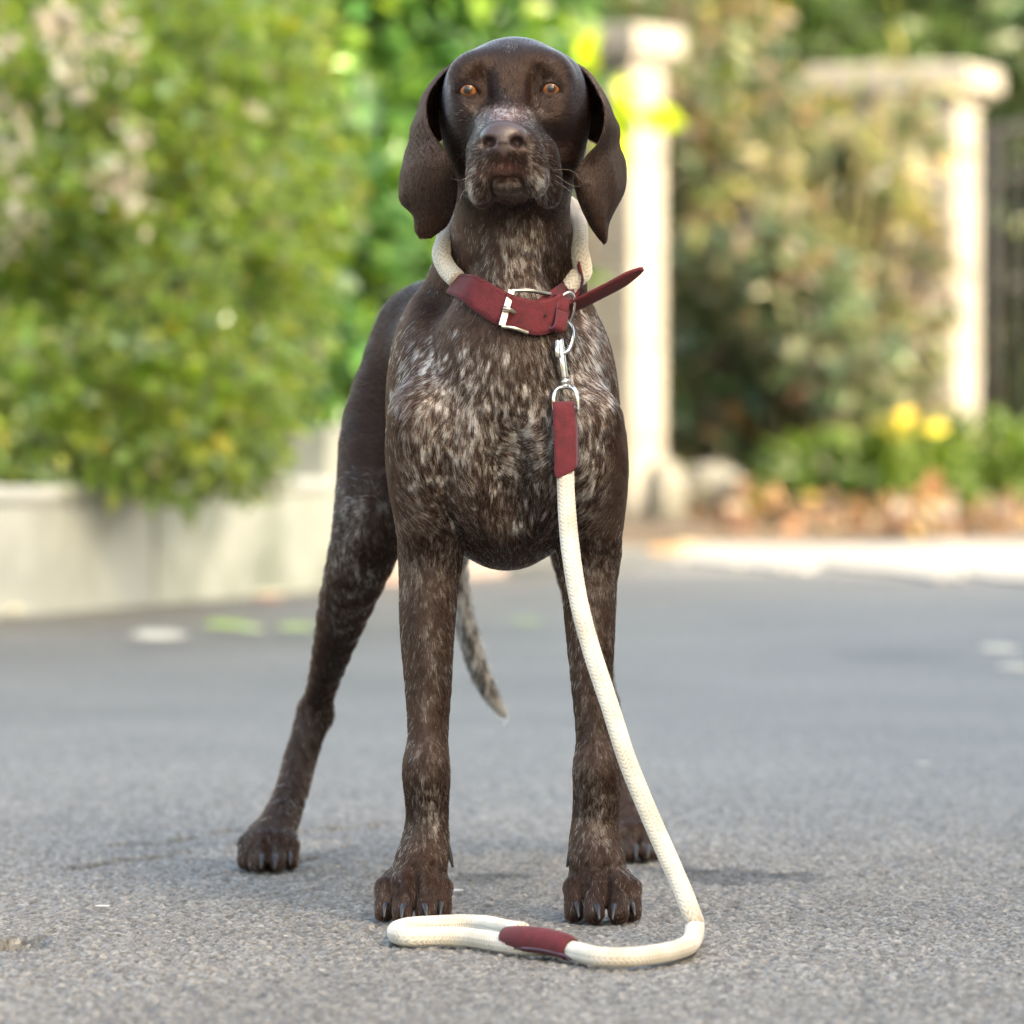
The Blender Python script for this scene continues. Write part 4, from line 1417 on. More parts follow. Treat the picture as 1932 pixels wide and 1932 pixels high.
for i, ln in enumerate(lens):
    c = w0 + tdir * (pos + ln / 2) - ndir * .11
    MB().box((c[0], c[1], hts / 2 - .02), (ln / 2 - .004, .11, hts / 2 + .02), rz).build('block', CONC if i % 2 else CONC2, wall, bevel=.012)
    c2 = c - ndir * .005
    MB().box((c2[0], c2[1], hts + .018), (ln / 2 - .003, .125, .017), rz).build('coping', COPE, wall, bevel=.010)
    pos += ln
sm_ = MB()
c = w0 - ndir * 1.2 + tdir * -3.6
sm_.box((c[0], c[1], .10), (5.6, .97, .10), rz)
sm_.build('planter_soil', SOIL, wall)
# end pier of the wall
pier = empty('wall_pier', at(620, 1110, 14.6))
tag(pier, 'short square pale stone pier at the end of the planter wall', 'pier')
pc = w1 + tdir * .22 - ndir * .15
MB().box((pc[0], pc[1], .20), (.15, .15, .22), rz).build('shaft', CONC2, pier, bevel=.012)
MB().box((pc[0], pc[1], .428), (.152, .152, .008), rz).build('cap', CONC, pier, bevel=.004)
bw = empty('boundary_wall', pc + tdir * 2)
tag(bw, 'low pinkish grey garden wall running back behind the stone pier', 'wall')
BRK = noise_mat('pink_render', (.33, .27, .25), (.42, .37, .35), 5, .92, bump=.4, bscale=25, dist=.006)
for i in range(1):
    c = pc + tdir * (.16 + .62 + i * 1.22) + np.array([.06 * i, 0, 0])
    MB().box((c[0], c[1], .13), (.605, .10, .15), rz - .02).build('block', BRK, bw, bevel=.01)

# ------------------------------------------------------------------ gate pillars
STONE = noise_mat('limestone', (.160, .150, .132), (.215, .203, .182), 4, .88, bump=.35, bscale=22, dist=.01, lo=.3, hi=.7)
def pillar(u, d, w, dpt, top_z, rz, label, capo=.05):
    e = empty('gate_pillar', at(u, 900, d) * [1, 1, 0])
    tag(e, label, 'pillar', 'stone gate pillars')
    x, y = at(u, 900, d)[:2]
    n = 5
    h0, h1 = -.03, top_z - .17
    for i in range(n):
        a, b2 = h0 + (h1 - h0) * i / n, h0 + (h1 - h0) * (i + 1) / n
        MB().box((x, y, (a + b2) / 2), (w / 2, dpt / 2, (b2 - a) / 2 - .002), rz).build('stone', STONE, e, bevel=.008)
    MB().box((x, y, top_z - .145), (w / 2 + capo * .45, dpt / 2 + capo * .45, .024), rz).build('moulding', STONE, e, bevel=.012)
    MB().box((x, y, top_z - .075), (w / 2 + capo, dpt / 2 + capo, .050), rz).build('cap', STONE, e, bevel=.005)
    MB().box((x, y, top_z - .015), (w / 2 + capo * .9, dpt / 2 + capo * .9, .010), rz, taper=.95).build('cap_top', STONE, e, bevel=.006)
    return e
pillar(1174, 22.2, .26, .26, 2.08, math.radians(55), 'slim pale stone gate pillar with a square cap rising behind the dog\'s right-hand ear', .06)
pillar(1704, 23.8, .60, .36, 2.02, math.radians(-22), 'broad pale stone gate pillar half hidden by arching yellow-green stems', .085)

# ------------------------------------------------------------------ iron railing beside the broad pillar
IRON = noise_mat('grey_iron', (.008, .009, .010), (.018, .019, .021), 8, .8, spec=.2)
rail = empty('iron_railing', at(1900, 990, 25.3) * [1, 1, 0])
tag(rail, 'dark grey iron railing beside the broad stone pillar', 'railing')
ra_, rb_ = at(1850, 900, 25.0), at(2200, 900, 26.4)
for zz, r_ in ((1.78, .03), (1.55, .018), (.35, .022)):
    MB().tube(np.array([[ra_[0], ra_[1], zz], [rb_[0], rb_[1], zz + (.22 if zz > 1.5 else 0)]]), r_, 8).build('rail', IRON, rail, smooth=True)
for i in range(11):
    q = ra_ + (rb_ - ra_) * (i + .5) / 11
    MB().tube(np.array([[q[0], q[1], -.02], [q[0], q[1], 1.80 + .22 * i / 11]]), .016 if i % 4 else .035, 8).build('bar', IRON, rail, smooth=True)

# ------------------------------------------------------------------ foliage
def leaf_material(name, trans=.35, rough=.45, spec=.5):
    m, nt, b = material(name)
    a = nt.nodes.new('ShaderNodeAttribute'); a.attribute_name = 'col'
    nt.links.new(a.outputs['Color'], b.inputs['Base Color'])
    b.inputs['Roughness'].default_value = rough
    b.inputs['Specular IOR Level'].default_value = spec
    t = nt.nodes.new('ShaderNodeBsdfTranslucent')
    hs = nt.nodes.new('ShaderNodeHueSaturation'); hs.inputs['Saturation'].default_value = 1.15; hs.inputs['Value'].default_value = 1.5
    nt.links.new(a.outputs['Color'], hs.inputs['Color'])
    nt.links.new(hs.outputs[0], t.inputs['Color'])
    mix = nt.nodes.new('ShaderNodeMixShader'); mix.inputs[0].default_value = trans
    out = nt.nodes['Material Output']
    nt.links.new(b.outputs[0], mix.inputs[1]); nt.links.new(t.outputs[0], mix.inputs[2])
    nt.links.new(mix.outputs[0], out.inputs[0])
    return m
LEAF = leaf_material('leaf', .46, .38, .6)
LEAFG = leaf_material('glossy_leaf', .22, .28, .7)
DRY = leaf_material('dry_leaf', .2, .7, .3)
BARK = noise_mat('bark', (.05, .035, .025), (.12, .09, .065), 25, .9, bump=.5, bscale=60, dist=.01)

def leaf_cloud(name, pts, size, cols, m, parent, seed=0, aspect=.5, out=None, droop=.3, kind='stuff'):
    """one mesh of many folded leaf blades. pts (n,3), size scalar/array, cols (n,3)"""
    r = np.random.default_rng(seed)
    n = len(pts)
    size = np.broadcast_to(size, (n,)) * np.clip(r.lognormal(-.05, .38, n), .4, 2.2)
    a = r.normal(0, 1, (n, 3))
    if out is not None:
        a = a * .75 + out * 1.2
    a[:, 2] -= droop
    a /= np.linalg.norm(a, axis=1)[:, None]
    nrm = r.normal(0, .7, (n, 3)) + np.array([0, -.25, .8])
    sd = np.cross(nrm, a); sd /= np.linalg.norm(sd, axis=1)[:, None] + 1e-9
    nm = np.cross(a, sd)
    tmpl = np.array([[0, 0, 0], [.30, .42, .10], [.30, 0, -.02], [.30, -.42, .10], [.68, .36, .06], [.70, 0, -.06], [.68, -.36, .06], [1, 0, -.16]])
    fc = np.array([[0, 2, 1], [0, 3, 2], [1, 2, 5], [1, 5, 4], [2, 3, 6], [2, 6, 5], [4, 5, 7], [5, 6, 7]])
    V = pts[:, None] + size[:, None, None] * (tmpl[None, :, 0, None] * a[:, None] + aspect * tmpl[None, :, 1, None] * sd[:, None] + tmpl[None, :, 2, None] * nm[:, None])
    Fc = (fc[None] + (np.arange(n) * 8)[:, None, None]).reshape(-1, 3)
    me = mesh_from(name, V.reshape(-1, 3), Fc)
    point_color(me, 'col', np.repeat(np.clip(cols, 0, 1), 8, 0))
    o = link(name, me, parent, m)
    if kind: o['kind'] = kind
    return o

def palette(n, items, r, var=.25):
    """items: (weight, rgb)"""
    w = np.array([i[0] for i in items], float); w /= w.sum()
    c = np.array([i[1] for i in items])
    k = r.choice(len(items), n, p=w)
    return c[k] * r.uniform(1 - var, 1 + var, (n, 1)) * r.uniform(.93, 1.07, (n, 3))

def blob_points(blobs, n, r, shell=.55):
    """points in the outer shell of a set of ellipsoids (centre, radii), thinned into clumps"""
    vol = np.array([b[1][0] * b[1][1] * b[1][2] for b in blobs]) ** (2 / 3)
    vol /= vol.sum()
    k = r.choice(len(blobs), n, p=vol)
    dirn = r.normal(0, 1, (n, 3)); dirn /= np.linalg.norm(dirn, axis=1)[:, None]
    rad = (shell + (1.05 - shell) * r.random(n) ** .6)
    lump = 1 + .28 * (fbm(dirn * 2.3 + k[:, None] * 7.7, 3) - .5) * 2
    c = np.array([b[0] for b in blobs])[k]
    R = np.array([b[1] for b in blobs])[k]
    p = c + dirn * R * (rad * lump)[:, None]
    return p, dirn

def stems(name, base, tips, parent, r0=.02, seed=0):
    r = np.random.default_rng(seed)
    mb = MB()
    for t in tips:
        t = np.asarray(t, float)
        mid = (base + t) / 2 + r.normal(0, .06, 3) * np.linalg.norm(t - base)
        b0 = base + np.array([r.normal(0, .04), r.normal(0, .04), 0])
        pth = catmull([b0, mid, t], 5)
        mb.tube(pth, np.linspace(r0, r0 * .25, len(pth)), 6)
    return mb.build(name, BARK, parent, smooth=True)

def shrub(name, label, cat, base, blobs, n, size, pal, m, seed, aspect=.5, clump=None, group=None, shell=.55, droop=.3, thin=None, tips=10):
    r = np.random.default_rng(seed)
    e = empty(name, base)
    tag(e, label, cat, group)
    p, dirn = blob_points(blobs, n, r, shell)
    if thin:
        g = fbm(p * thin[0] + seed, 3)
        keep = g > thin[1]
        p, dirn = p[keep], dirn[keep]
    p[:, 2] = np.maximum(p[:, 2], .03)
    cols = palette(len(p), pal, r)
    # clumps of leaves share a tint
    tint = fbm(p * 5.0 + seed * 3, 2)
    cols = cols * (.75 + .55 * tint)[:, None]
    leaf_cloud('foliage', p, size, cols, m, e, seed, aspect, dirn, droop)
    tp = [np.asarray(blobs[k % len(blobs)][0]) + r.normal(0, .45, 3) * np.asarray(blobs[k % len(blobs)][1]) for k in range(tips)]
    stems('branches', np.asarray(base, float), tp, e, seed=seed)
    return e, p, dirn

GREENS = [(5, (.180, .280, .055)), (4, (.240, .335, .065)), (3, (.310, .365, .072)), (2, (.130, .200, .055)), (2.8, (.230, .320, .170)), (.45, (.42, .33, .03)), (1.0, (.28, .27, .16))]
# big bush spilling over the planter wall
bush, bp1, _ = shrub('leafy_shrub', 'large yellow-green small-leaved shrub spilling over the low planter wall', 'shrub', at(230, 960, 13.3) * [1, 1, 0] + [0, 0, .2],
    [(at(60, 250, 13.2), (.40, .38, .42)), (at(330, 210, 13.2), (.36, .36, .38)), (at(500, 330, 13.4), (.23, .28, .30)), (at(120, 560, 12.95), (.40, .34, .42)),
     (at(380, 560, 13.0), (.30, .30, .36)), (at(480, 640, 13.2), (.15, .22, .26)), (at(100, 760, 12.85), (.34, .28, .20)), (at(330, 790, 12.85), (.26, .22, .18)), (at(470, 850, 12.9), (.10, .12, .12)),
     (at(-150, 400, 13.3), (.42, .40, .60)), (at(420, 60, 13.5), (.26, .3, .26)), (at(180, 20, 13.6), (.4, .36, .3))],
    30000, .035, GREENS, LEAF, 11, aspect=.62, thin=(5.0, .40), tips=30)
# cream seed heads among its leaves
fh = MB()
r_ = np.random.default_rng(5)
heads = []
for (u, v, su, sv, n) in ((150, 105, 34, 40, 110), (245, 320, 18, 55, 90), (200, 345, 22, 22, 40), (15, 300, 22, 60, 90), (30, 410, 30, 30, 50), (105, 30, 20, 30, 60), (225, 60, 12, 25, 25), (10, 75, 12, 20, 25)):
    q = np.stack([r_.normal(u, su, n), r_.normal(v, sv, n)], 1)
    dd = 12.72 + r_.normal(0, .05, n)
    heads.append(np.stack([(q[:, 0] - UC) * dd / F, dd - D, H - (q[:, 1] - VH) * dd / F], 1))
heads = np.concatenate(heads)
leaf_cloud('seed_heads', heads, .024, palette(len(heads), [(3, (.52, .47, .38)), (2, (.40, .34, .26)), (1, (.6, .56, .5))], r_), DRY, bush, 8, .7, None, 0)
# dark glossy laurel hedge behind
LAUR = [(5, (.050, .125, .036)), (3, (.080, .175, .038)), (2, (.13, .24, .036)), (1, (.19, .29, .03)), (1, (.035, .08, .045))]
hedge, _, _ = shrub('laurel_hedge', 'tall dark glossy large-leaved laurel hedge behind the dog\'s head', 'hedge', at(760, 900, 18.6) * [1, 1, 0],
    [(at(620, 160, 18.8), (.36, .34, .55)), (at(780, 120, 18.9), (.40, .34, .60)), (at(890, 130, 19.0), (.30, .34, .58)), (at(640, 480, 18.5), (.30, .32, .45)), (at(800, 560, 18.7), (.42, .34, .50)),
     (at(890, 520, 18.9), (.30, .32, .50)), (at(620, 700, 18.2), (.22, .26, .22)), (at(800, -120, 19.2), (.6, .5, .4)), (at(440, 0, 19.0), (.5, .4, .5)), (at(900, 820, 19.0), (.30, .26, .28))],
    13000, .115, LAUR, LEAFG, 21, aspect=.48, thin=(2.2, .34), tips=18)
# hedge core so that no light comes through from behind
# lime-green sapling whose leaves catch the sun
sap = empty('lime_sapling', at(1120, 990, 20.5) * [1, 1, 0])
tag(sap, 'thin sapling with a few bright lime-yellow leaves in front of the slim stone pillar', 'sapling')
mb = MB(); b0 = at(1110, 985, 20.5) * [1, 1, 0]
mb.tube(catmull([b0, at(1105, 600, 20.5), at(1120, 300, 20.4), at(1100, 80, 20.4)], 6), np.linspace(.014, .004, 19), 6)
mb.tube(catmull([at(1114, 380, 20.45), at(1140, 300, 20.35), at(1172, 190, 20.3)], 6), np.linspace(.006, .003, 13), 6)
mb.build('trunk', BARK, sap, smooth=True)
lv = []
for (u, v, s_, n) in ((1168, 205, 20, 16), (1176, 165, 12, 6), (1155, 250, 12, 6), (1088, 85, 18, 12), (1100, 120, 14, 8), (1070, 60, 14, 6), (1120, 60, 12, 4), (1180, 310, 12, 3)):
    for k in range(n):
        lv.append(at(r_.normal(u, s_ * .7), r_.normal(v, s_), 20.3 + r_.normal(0, .05)))
lv = np.array(lv)
leaf_cloud('foliage', lv, .105, palette(len(lv), [(1, (.33, .43, .004)), (1, (.40, .48, .006))], r_), LEAF, sap, 4, .7, None, .5)

# mixed autumn shrubs between and behind the pillars
AUT = [(5, (.068, .105, .040)), (3, (.11, .135, .052)), (2, (.18, .17, .075)), (.8, (.26, .18, .05)), (2.0, (.20, .155, .12)), (2.2, (.25, .21, .18)), (2.0, (.045, .075, .040)), (.6, (.22, .10, .06)), (1.6, (.055, .105, .075))]
shrub('autumn_shrub', 'loose shrub turning ochre and brown between the two stone pillars', 'shrub', at(1420, 990, 24.6) * [1, 1, 0],
    [(at(1330, 330, 24.8), (.24, .3, .5)), (at(1450, 300, 25.0), (.34, .3, .42)), (at(1350, 600, 24.4), (.30, .28, .42)), (at(1500, 560, 24.7), (.36, .3, .44)), (at(1620, 480, 25.0), (.30, .3, .5)), (at(1640, 720, 24.6), (.34, .26, .32)), (at(1450, 800, 24.2), (.34, .26, .26)), (at(1300, 160, 25.0), (.22, .3, .4)), (at(1330, 40, 25.2), (.3, .3, .4))],
    9000, .075, AUT, LEAF, 31, aspect=.55, thin=(3.0, .38), tips=16)
shrub('climbing_shrub', 'blue-green leafy climber at the foot of the slim stone pillar', 'shrub', at(1400, 980, 22.9) * [1, 1, 0],
    [(at(1390, 690, 22.9), (.20, .16, .22)), (at(1450, 760, 22.8), (.20, .15, .16)), (at(1320, 640, 23.0), (.10, .12, .2)), (at(1500, 700, 22.9), (.12, .12, .14)), (at(1540, 600, 22.4), (.17, .12, .26)), (at(1480, 520, 22.4), (.13, .12, .24)), (at(1610, 720, 22.4), (.16, .12, .2)), (at(1320, 770, 22.9), (.15, .14, .20)), (at(1400, 820, 22.8), (.18, .14, .14)), (at(1312, 560, 23.0), (.11, .12, .24)), (at(1380, 560, 22.9), (.14, .12, .2))],
    4600, .08, [(3, (.085, .135, .065)), (2, (.13, .165, .08)), (2, (.19, .19, .11)), (1.5, (.065, .12, .085)), (1.6, (.23, .20, .165)), (.4, (.24, .13, .07))], LEAF, 41, aspect=.55, tips=6)
shrub('autumn_shrub', 'pale greenish tan shrub growing up against the broad stone pillar', 'shrub', at(1650, 985, 22.9) * [1, 1, 0],
    [(at(1590, 420, 23.0), (.20, .14, .34)), (at(1680, 300, 23.0), (.22, .12, .24)), (at(1640, 640, 22.9), (.22, .14, .34)), (at(1725, 560, 23.0), (.13, .12, .42)), (at(1560, 760, 22.8), (.20, .14, .18)), (at(1690, 800, 22.8), (.2, .14, .16))],
    6500, .07, AUT + [(3, (.20, .18, .14)), (2, (.14, .17, .09))], LEAF, 33, aspect=.5, thin=(4.0, .42), tips=10)
# arching yellow-green stems in front of the broad pillar
arch = empty('arching_grass', at(1560, 985, 22.6) * [1, 1, 0])
tag(arch, 'tall plant with long arching yellow-green stems in front of the broad stone pillar', 'plant')
mbs = MB(); apts = []
r_ = np.random.default_rng(77)
for k in range(10):
    u0, u1 = r_.normal(1500, 60), r_.uniform(1330, 1790)
    vt = r_.uniform(110, 380)
    dd = 22.6 + r_.normal(0, .15)
    pts_ = [at(u0, 985, dd) * [1, 1, 0], at(u0 + (u1 - u0) * .35, 600, dd), at(u0 + (u1 - u0) * .75, vt, dd - .05), at(u1 + np.sign(u1 - u0) * 40, vt + 70, dd - .1)]
    pth = catmull(pts_, 8)
    mbs.tube(pth, np.linspace(.006, .003, len(pth)), 5)
    q = pth[15:]
    for j in range(13):
        apts.append(q[r_.integers(len(q))] + r_.normal(0, .03, 3))
mbs.build('stems', noise_mat('yellow_stem', (.16, .15, .06), (.24, .22, .10), 20, .7), arch, smooth=True)
apts = np.array(apts)
leaf_cloud('foliage', apts, .12, palette(len(apts), [(3, (.24, .23, .10)), (2, (.16, .20, .05)), (1.3, (.27, .20, .05)), (1.5, (.30, .28, .16))], r_), LEAF, arch, 14, .30, None, .5)
# low green plants along the verge, right
LOW = [(4, (.065, .12, .02)), (3, (.095, .155, .025)), (2, (.13, .18, .035)), (1, (.045, .085, .025))]
for i, (u, v, d, rx, rz_, n) in enumerate(((1560, 900, 21.6, .20, .13, 900), (1700, 890, 21.4, .24, .15, 1200), (1860, 880, 21.6, .26, .17, 1200), (2010, 870, 21.8, .24, .18, 700))):
    lab = ['low bright green plant beside the orange leaf litter', 'low bright green plant under the yellow flowers', 'low bright green plant below the iron railing', 'low bright green plant at the far end of the verge'][i]
    shrub('verge_plant', lab, 'plant', at(u, 985, d) * [1, 1, 0] + [0, 0, .03], [(at(u, v, d), (rx, .18, rz_)), (at(u + 40, v + 30, d - .05), (rx * .8, .15, rz_ * .7)), (at(u - 60, v + 40, d), (rx * .6, .14, rz_ * .6))], n, .075, LOW, LEAF, 50 + i, aspect=.4, group='low plants along the verge', tips=4)
fl = empty('yellow_flower', at(1705, 985, 21.2) * [1, 1, 0] + [0, 0, .03])
tag(fl, 'cluster of small yellow flowers above the low green verge plants', 'flowers')
fp = np.array([at(r_.normal(1705, 26), r_.normal(803, 14), 21.15 + r_.normal(0, .04)) for _ in range(30)])
leaf_cloud('petals', fp, .045, palette(len(fp), [(1, (.42, .33, .04))], r_), DRY, fl, 9, .7, None, 0)
mbs = MB()
for k in range(12):
    mbs.tube(catmull([at(1705 + r_.normal(0, 20), 985, 21.2) * [1, 1, 0] + [0, 0, .03], at(1705 + r_.normal(0, 26), 900, 21.2), fp[k]], 4), .004, 5)
mbs.build('stems', noise_mat('green_stem', (.10, .16, .03), (.14, .2, .04), 20, .7), fl, smooth=True)
# grey seed-head drift in front of the hedge (dead flower stalks)
dead = empty('dried_stalks', at(1640, 985, 23.2) * [1, 1, 0])
tag(dead, 'clump of dry pinkish grey flower stalks between the stone pillars', 'plant')
dp = []
mbs = MB()
for k in range(40):
    u0, u1 = r_.normal(1600, 70), 0
    t = at(u0 + r_.normal(0, 45), r_.uniform(360, 760), 23.2 + r_.normal(0, .15))
    pth = catmull([at(u0, 985, 23.2) * [1, 1, 0], (at(u0, 985, 23.2) * [1, 1, 0] + t) / 2 + r_.normal(0, .03, 3), t], 5)
    mbs.tube(pth, np.linspace(.007, .003, len(pth)), 5)
    for j in range(28):
        dp.append(t + r_.normal(0, 1, 3) * np.array([.05, .05, .09]))
mbs.build('stems', noise_mat('dry_stem', (.24, .18, .14), (.36, .29, .23), 20, .9), dead, smooth=True)
dp = np.array(dp)
leaf_cloud('seed_heads', dp, .045, palette(len(dp), [(3, (.24, .20, .18)), (2, (.30, .26, .235)), (1, (.20, .15, .12))], r_), DRY, dead, 10, .6, None, 0)
# stones by the slim pillar
def boulder(u, v, d, r, label, seed):
    V, Q = sphere(1.0, 28, 20)
    nrm = V.copy()
    V = V * (1 + .35 * (fbm(nrm * 1.6 + seed, 4) - .5)[:, None] + .12 * (fbm(nrm * 6 + seed, 2) - .5)[:, None])
    V = V * np.array(r)
    c = at(u, v, d)
    c[2] = r[2] * .80
    o = link('boulder', mesh_from('boulder', V + c, Q), None, ROCK)
    return tag(o, label, 'boulder')
ROCK = noise_mat('pale_rock', (.075, .072, .06), (.15, .147, .128), 6, .92, bump=.6, bscale=14, dist=.02)
boulder(1345, 900, 21.9, (.17, .15, .15), 'low pale grey boulder at the foot of the slim stone pillar', 3)
boulder(1255, 900, 21.7, (.09, .10, .16), 'narrow mossy grey boulder touching the slim stone pillar', 9)
boulder(1530, 880, 22.4, (.14, .12, .20), 'pale grey boulder behind the low green verge plants', 6)
# fence of dense trees closing the view
FAR = [(5, (.045, .085, .026)), (3, (.075, .115, .034)), (2, (.10, .14, .045)), (1, (.03, .055, .025)), (.6, (.17, .15, .06))]
def tree(u, d, zc, rx, rz_, lab, seed, pal=FAR, n=5200, size=.13):
    base = at(u, 900, d) * [1, 1, 0] + [0, 0, -.05]
    e = empty('garden_tree', base)
    tag(e, lab, 'tree', 'trees closing the view')
    r = np.random.default_rng(seed)
    bl = [(base + [r.normal(0, rx * .45), r.normal(0, .5), zc + r.normal(0, rz_ * .45)], (rx * r.uniform(.45, .7), .9, rz_ * r.uniform(.4, .6))) for _ in range(9)]
    bl.append((base + [0, .3, zc * .45], (rx * .9, .8, zc * .5)))
    p, dn2 = blob_points(bl, n, r, .4)
    p[:, 2] = np.maximum(p[:, 2], .05)
    cols = palette(len(p), pal, r) * (.7 + .6 * fbm(p * 2 + seed, 2))[:, None]
    leaf_cloud('crown', p, size, cols, LEAF, e, seed, .6, dn2)
    mb = MB()
    mb.tube(catmull([base, base + [.1, 0, zc * .5], base + [0, .1, zc * 1.1]], 6), np.linspace(.13, .04, 13), 10)
    for k in range(7):
        mb.tube(catmull([base + [.05, 0, zc * .55], (base + [0, 0, zc * .6] + bl[k][0]) / 2, bl[k][0]], 4), np.linspace(.05, .012, 9), 6)
    mb.build('trunk', BARK, e, smooth=True)
tree(1500, 29, 2.2, 1.1, 1.3, 'dark green tree rising above the broad stone pillar', 61)
tree(1850, 30, 2.4, 1.2, 1.4, 'dark green tree behind the iron railing', 62)
tree(1200, 28, 2.0, 1.0, 1.3, 'olive green tree with yellowing leaves behind the slim stone pillar', 63, [(3, (.09, .13, .03)), (2, (.16, .18, .045)), (1, (.30, .26, .07)), (1, (.05, .08, .03))])
tree(840, 27, 2.0, 1.3, 1.5, 'deep green tree behind the laurel hedge', 64)
tree(300, 24, 2.0, 1.4, 1.4, 'mid green tree behind the large shrub', 65)
tree(-200, 22, 2.0, 1.4, 1.4, 'mid green tree behind the planter, beyond the large shrub', 66)
tree(2150, 29, 2.2, 1.2, 1.4, 'dark green tree beyond the end of the iron railing', 67)

# hedges at the sides, plus one added behind the photographer to cut front light
for hx0, hy0, hx1, hy1, nb, hh, n_, lab_, sd in ((-4.2, 3.0, -2.0, 15.0, 9, 1.3, 7000, 'long clipped green hedge growing behind the far left stretch of the planter wall', 81),
                                          (-9.0, 21.0, -1.6, 23.5, 8, 2.2, 6000, 'tall green hedge closing the garden behind the planter, left of the laurel', 82),
                                          (2.9, 26.5, 12.0, 21.0, 9, 2.2, 6500, 'tall green hedge running on from the iron railing towards the added house', 83),
                                          (-12.0, -15.0, 12.0, -15.0, 15, 2.7, 9000, 'tall unseen hedge added across the road behind the photographer to cut front light', 84)):
    r2 = np.random.default_rng(sd)
    bl_ = []
    for k in range(nb):
        t = (k + .5) / nb
        bl_.append((np.array([hx0 + (hx1 - hx0) * t, hy0 + (hy1 - hy0) * t, hh * .55 + r2.normal(0, .1)]), (abs(hx1 - hx0) / nb * .75 + .45, abs(hy1 - hy0) / nb * .75 + .45, hh * r2.uniform(.5, .62))))
    shrub('garden_and_added_hedge', lab_, 'hedge', ((hx0 + hx1) / 2, (hy0 + hy1) / 2, 0), bl_, n_, .16 if sd != 81 else .09, FAR + GREENS[:2], LEAF, sd, aspect=.6, group='hedges around the road', shell=.35, tips=14)

# ------------------------------------------------------------------ fallen leaves
def leaf_mesh(name, seed, L=1.0, wd=.55):
    r = np.random.default_rng(seed)
    t = np.linspace(0, 1, 9)
    w = wd * .5 * np.sin(math.pi * t ** .8) ** .8 * (1 + .12 * r.normal(0, 1, 9))
    c = np.stack([t * L, .08 * L * np.sin(t * 3 + r.random()), .16 * L * (t - .5) ** 2 + .02], 1)
    V = np.concatenate([c + np.stack([0 * t, w * L, .10 * L * np.abs(w) + .01], 1), c, c - np.stack([0 * t, w * L, -.12 * L * np.abs(w) - .01], 1)])
    n = 9
    f = [(i, i + 1, n + i + 1, n + i) for i in range(n - 1)] + [(n + i, n + i + 1, 2 * n + i + 1, 2 * n + i) for i in range(n - 1)]
    return V - [L / 2, 0, 0], f
def fallen(u, v, L, c, label, rot, seed):
    V, f = leaf_mesh('fallen_leaf', seed)
    me = mesh_from('fallen_leaf', V * L, f)
    m = noise_mat('fallen_leaf_' + str(seed), tuple(x * .8 for x in c), tuple(min(1, x * 1.15) for x in c), 60, .6)
    o = link('fallen_leaf', me, None, m)
    o.location = gpt(u, v) + np.array([0, 0, .002])
    o.rotation_euler = (.22 if L > .06 else 0, 0, rot)
    o.location.z += .10 * L if L > .06 else 0
    sd_ = o.modifiers.new('solid', 'SOLIDIFY'); sd_.thickness = .0008
    return tag(o, label, 'leaf', 'fallen leaves on the road')
for k, (u, v, L, c, lab, rot) in enumerate((
    (302, 1218, .12, (.46, .45, .38), 'broad cream-white fallen leaf lying on the road near the green leaves', .1),
    (430, 1196, .11, (.24, .34, .08), 'bright green fallen leaf beside the cream-white leaf on the road', .2),
    (474, 1199, .08, (.34, .43, .20), 'pale green fallen leaf touching the bright green one', 1.0),
    (562, 1199, .10, (.25, .34, .12), 'green fallen leaf beside the dog\'s outstretched hind leg', -.2),
    (508, 1140, .08, (.36, .12, .07), 'red-brown fallen leaf at the foot of the planter wall', .3),
    (512, 1132, .09, (.62, .60, .46), 'cream fallen leaf against the planter wall beside the red-brown one', -.4),
    (8, 1166, .11, (.66, .62, .44), 'cream-yellow fallen leaf at the planter wall, away from the others', .2),
    (720, 1104, .14, (.45, .22, .15), 'pinkish brown fallen leaf seen between the dog\'s hind leg and foreleg', .1),
    (722, 1142, .05, (.6, .56, .53), 'small pale pink fallen leaf seen between the dog\'s legs', .5),
    (995, 1185, .08, (.20, .26, .12), 'faint olive fallen leaf lying behind the dog\'s tail', .2),
    (1262, 1052, .15, (.40, .22, .07), 'large orange fallen leaf at the edge of the sunlit patch', .1),
    (1300, 1040, .13, (.40, .32, .20), 'tan fallen leaf beside the large orange one', .6),
    (1888, 1238, .08, (.44, .42, .35), 'cream fallen leaf alone on the open road', .0),
    (1915, 1272, .065, (.42, .40, .33), 'small cream fallen leaf in front of the lone cream leaf', .3),
    (1742, 1446, .022, (.75, .75, .73), 'tiny white petal lying on the road', .2),
    (193, 1715, .014, (.72, .72, .70), 'tiny white flake lying near the pothole', .1),
    (862, 1685, .013, (.78, .78, .76), 'tiny white flake lying between the dog\'s front paws', .0))):
    fallen(u, v, L, c, lab, rot, 100 + k)
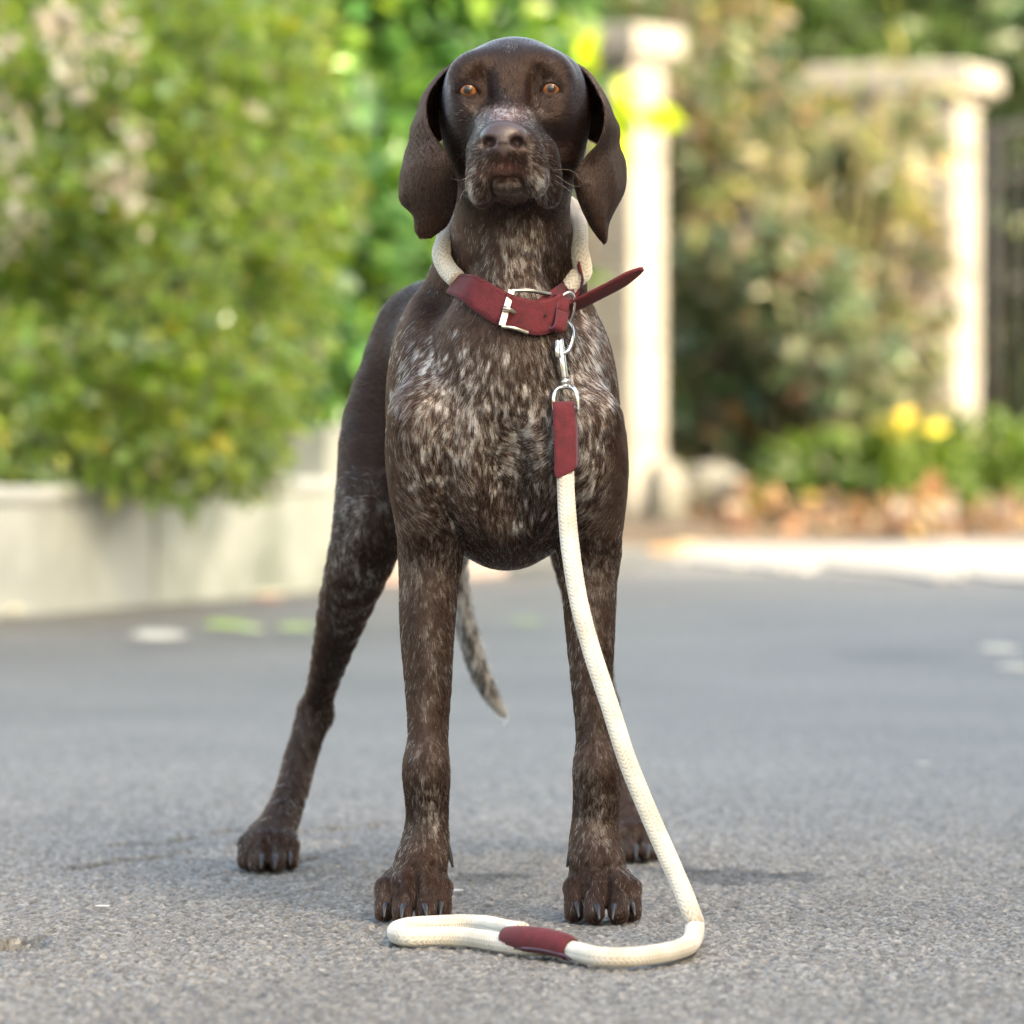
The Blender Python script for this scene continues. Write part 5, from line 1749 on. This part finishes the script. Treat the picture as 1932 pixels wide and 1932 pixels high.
# drift of autumn leaves under the verge plants
r_ = np.random.default_rng(15)
n = 620
lu = np.concatenate([r_.uniform(1300, 1950, 420), r_.normal(1420, 60, 100), r_.normal(1720, 80, 100)])
lvv = r_.uniform(985, 1022, n)
lp2 = np.array([gpt(a, c) for a, c in zip(lu, lvv)]) + np.stack([0 * lu, 0 * lu, r_.random(n) ** 2 * .13 + .02], 1)
lit = leaf_cloud('leaf_litter', lp2, .085, palette(n, [(3, (.18, .10, .055)), (2, (.15, .085, .055)), (2.5, (.19, .15, .105)), (2, (.10, .055, .035)), (.6, (.25, .17, .04)), (1.5, (.17, .15, .13))], r_), DRY, None, 16, .75, None, 0)
tag(lit, 'drift of orange and brown autumn leaves along the edge of the road', 'leaf litter', kind='stuff')

# ------------------------------------------------------------------ unseen house added right of the view to shade the dog and near road
HW = noise_mat('shade_house_render', (.62, .60, .56), (.70, .68, .64), 1.5, .9)
HR = noise_mat('shade_house_slate', (.07, .075, .085), (.12, .125, .135), 6, .7)
HG = noise_mat('shade_house_glass', (.03, .035, .04), (.05, .055, .06), 2, .08)
HF = noise_mat('shade_house_window_frame', (.70, .70, .68), (.75, .75, .73), 2, .5)
HX0 = 7.0
house = empty('added_shade_house', (9, 0, 0))
tag(house, 'unseen pale rendered house added right of the road to shade the dog', 'house')
HH = 8.4
fp_ = np.array([[7.0, 5.2], [13.0, -0.3], [13.0, -11.0], [7.0, -11.0]])
def prism(pts, z0, z1):
    n = len(pts)
    V = np.concatenate([np.c_[pts, np.full(n, z0)], np.c_[pts, np.full(n, z1)]])
    return MB().add(V, [tuple(range(n)), tuple(range(2 * n - 1, n - 1, -1))] + [(i, n + i, n + (i + 1) % n, (i + 1) % n) for i in range(n)])
prism(fp_, -.05, HH - .25).build('wall', HW, house)
cen_ = fp_.mean(0)
prism(cen_ + (fp_ - cen_) * 1.012, HH - .25, HH).build('shade_house_roof', HR, house)
HY1 = 4.6
for i in range(3):
    for z in (1.5, 4.0, 6.4):
        y = HY1 - 3.0 - i * 4.6
        w = MB().box((HX0 - .02, y, z), (.05, .62, .9)).build('shade_house_window', HF, house)
        MB().box((HX0 - .06, y, z), (.025, .54, .82)).build('pane', HG, w)
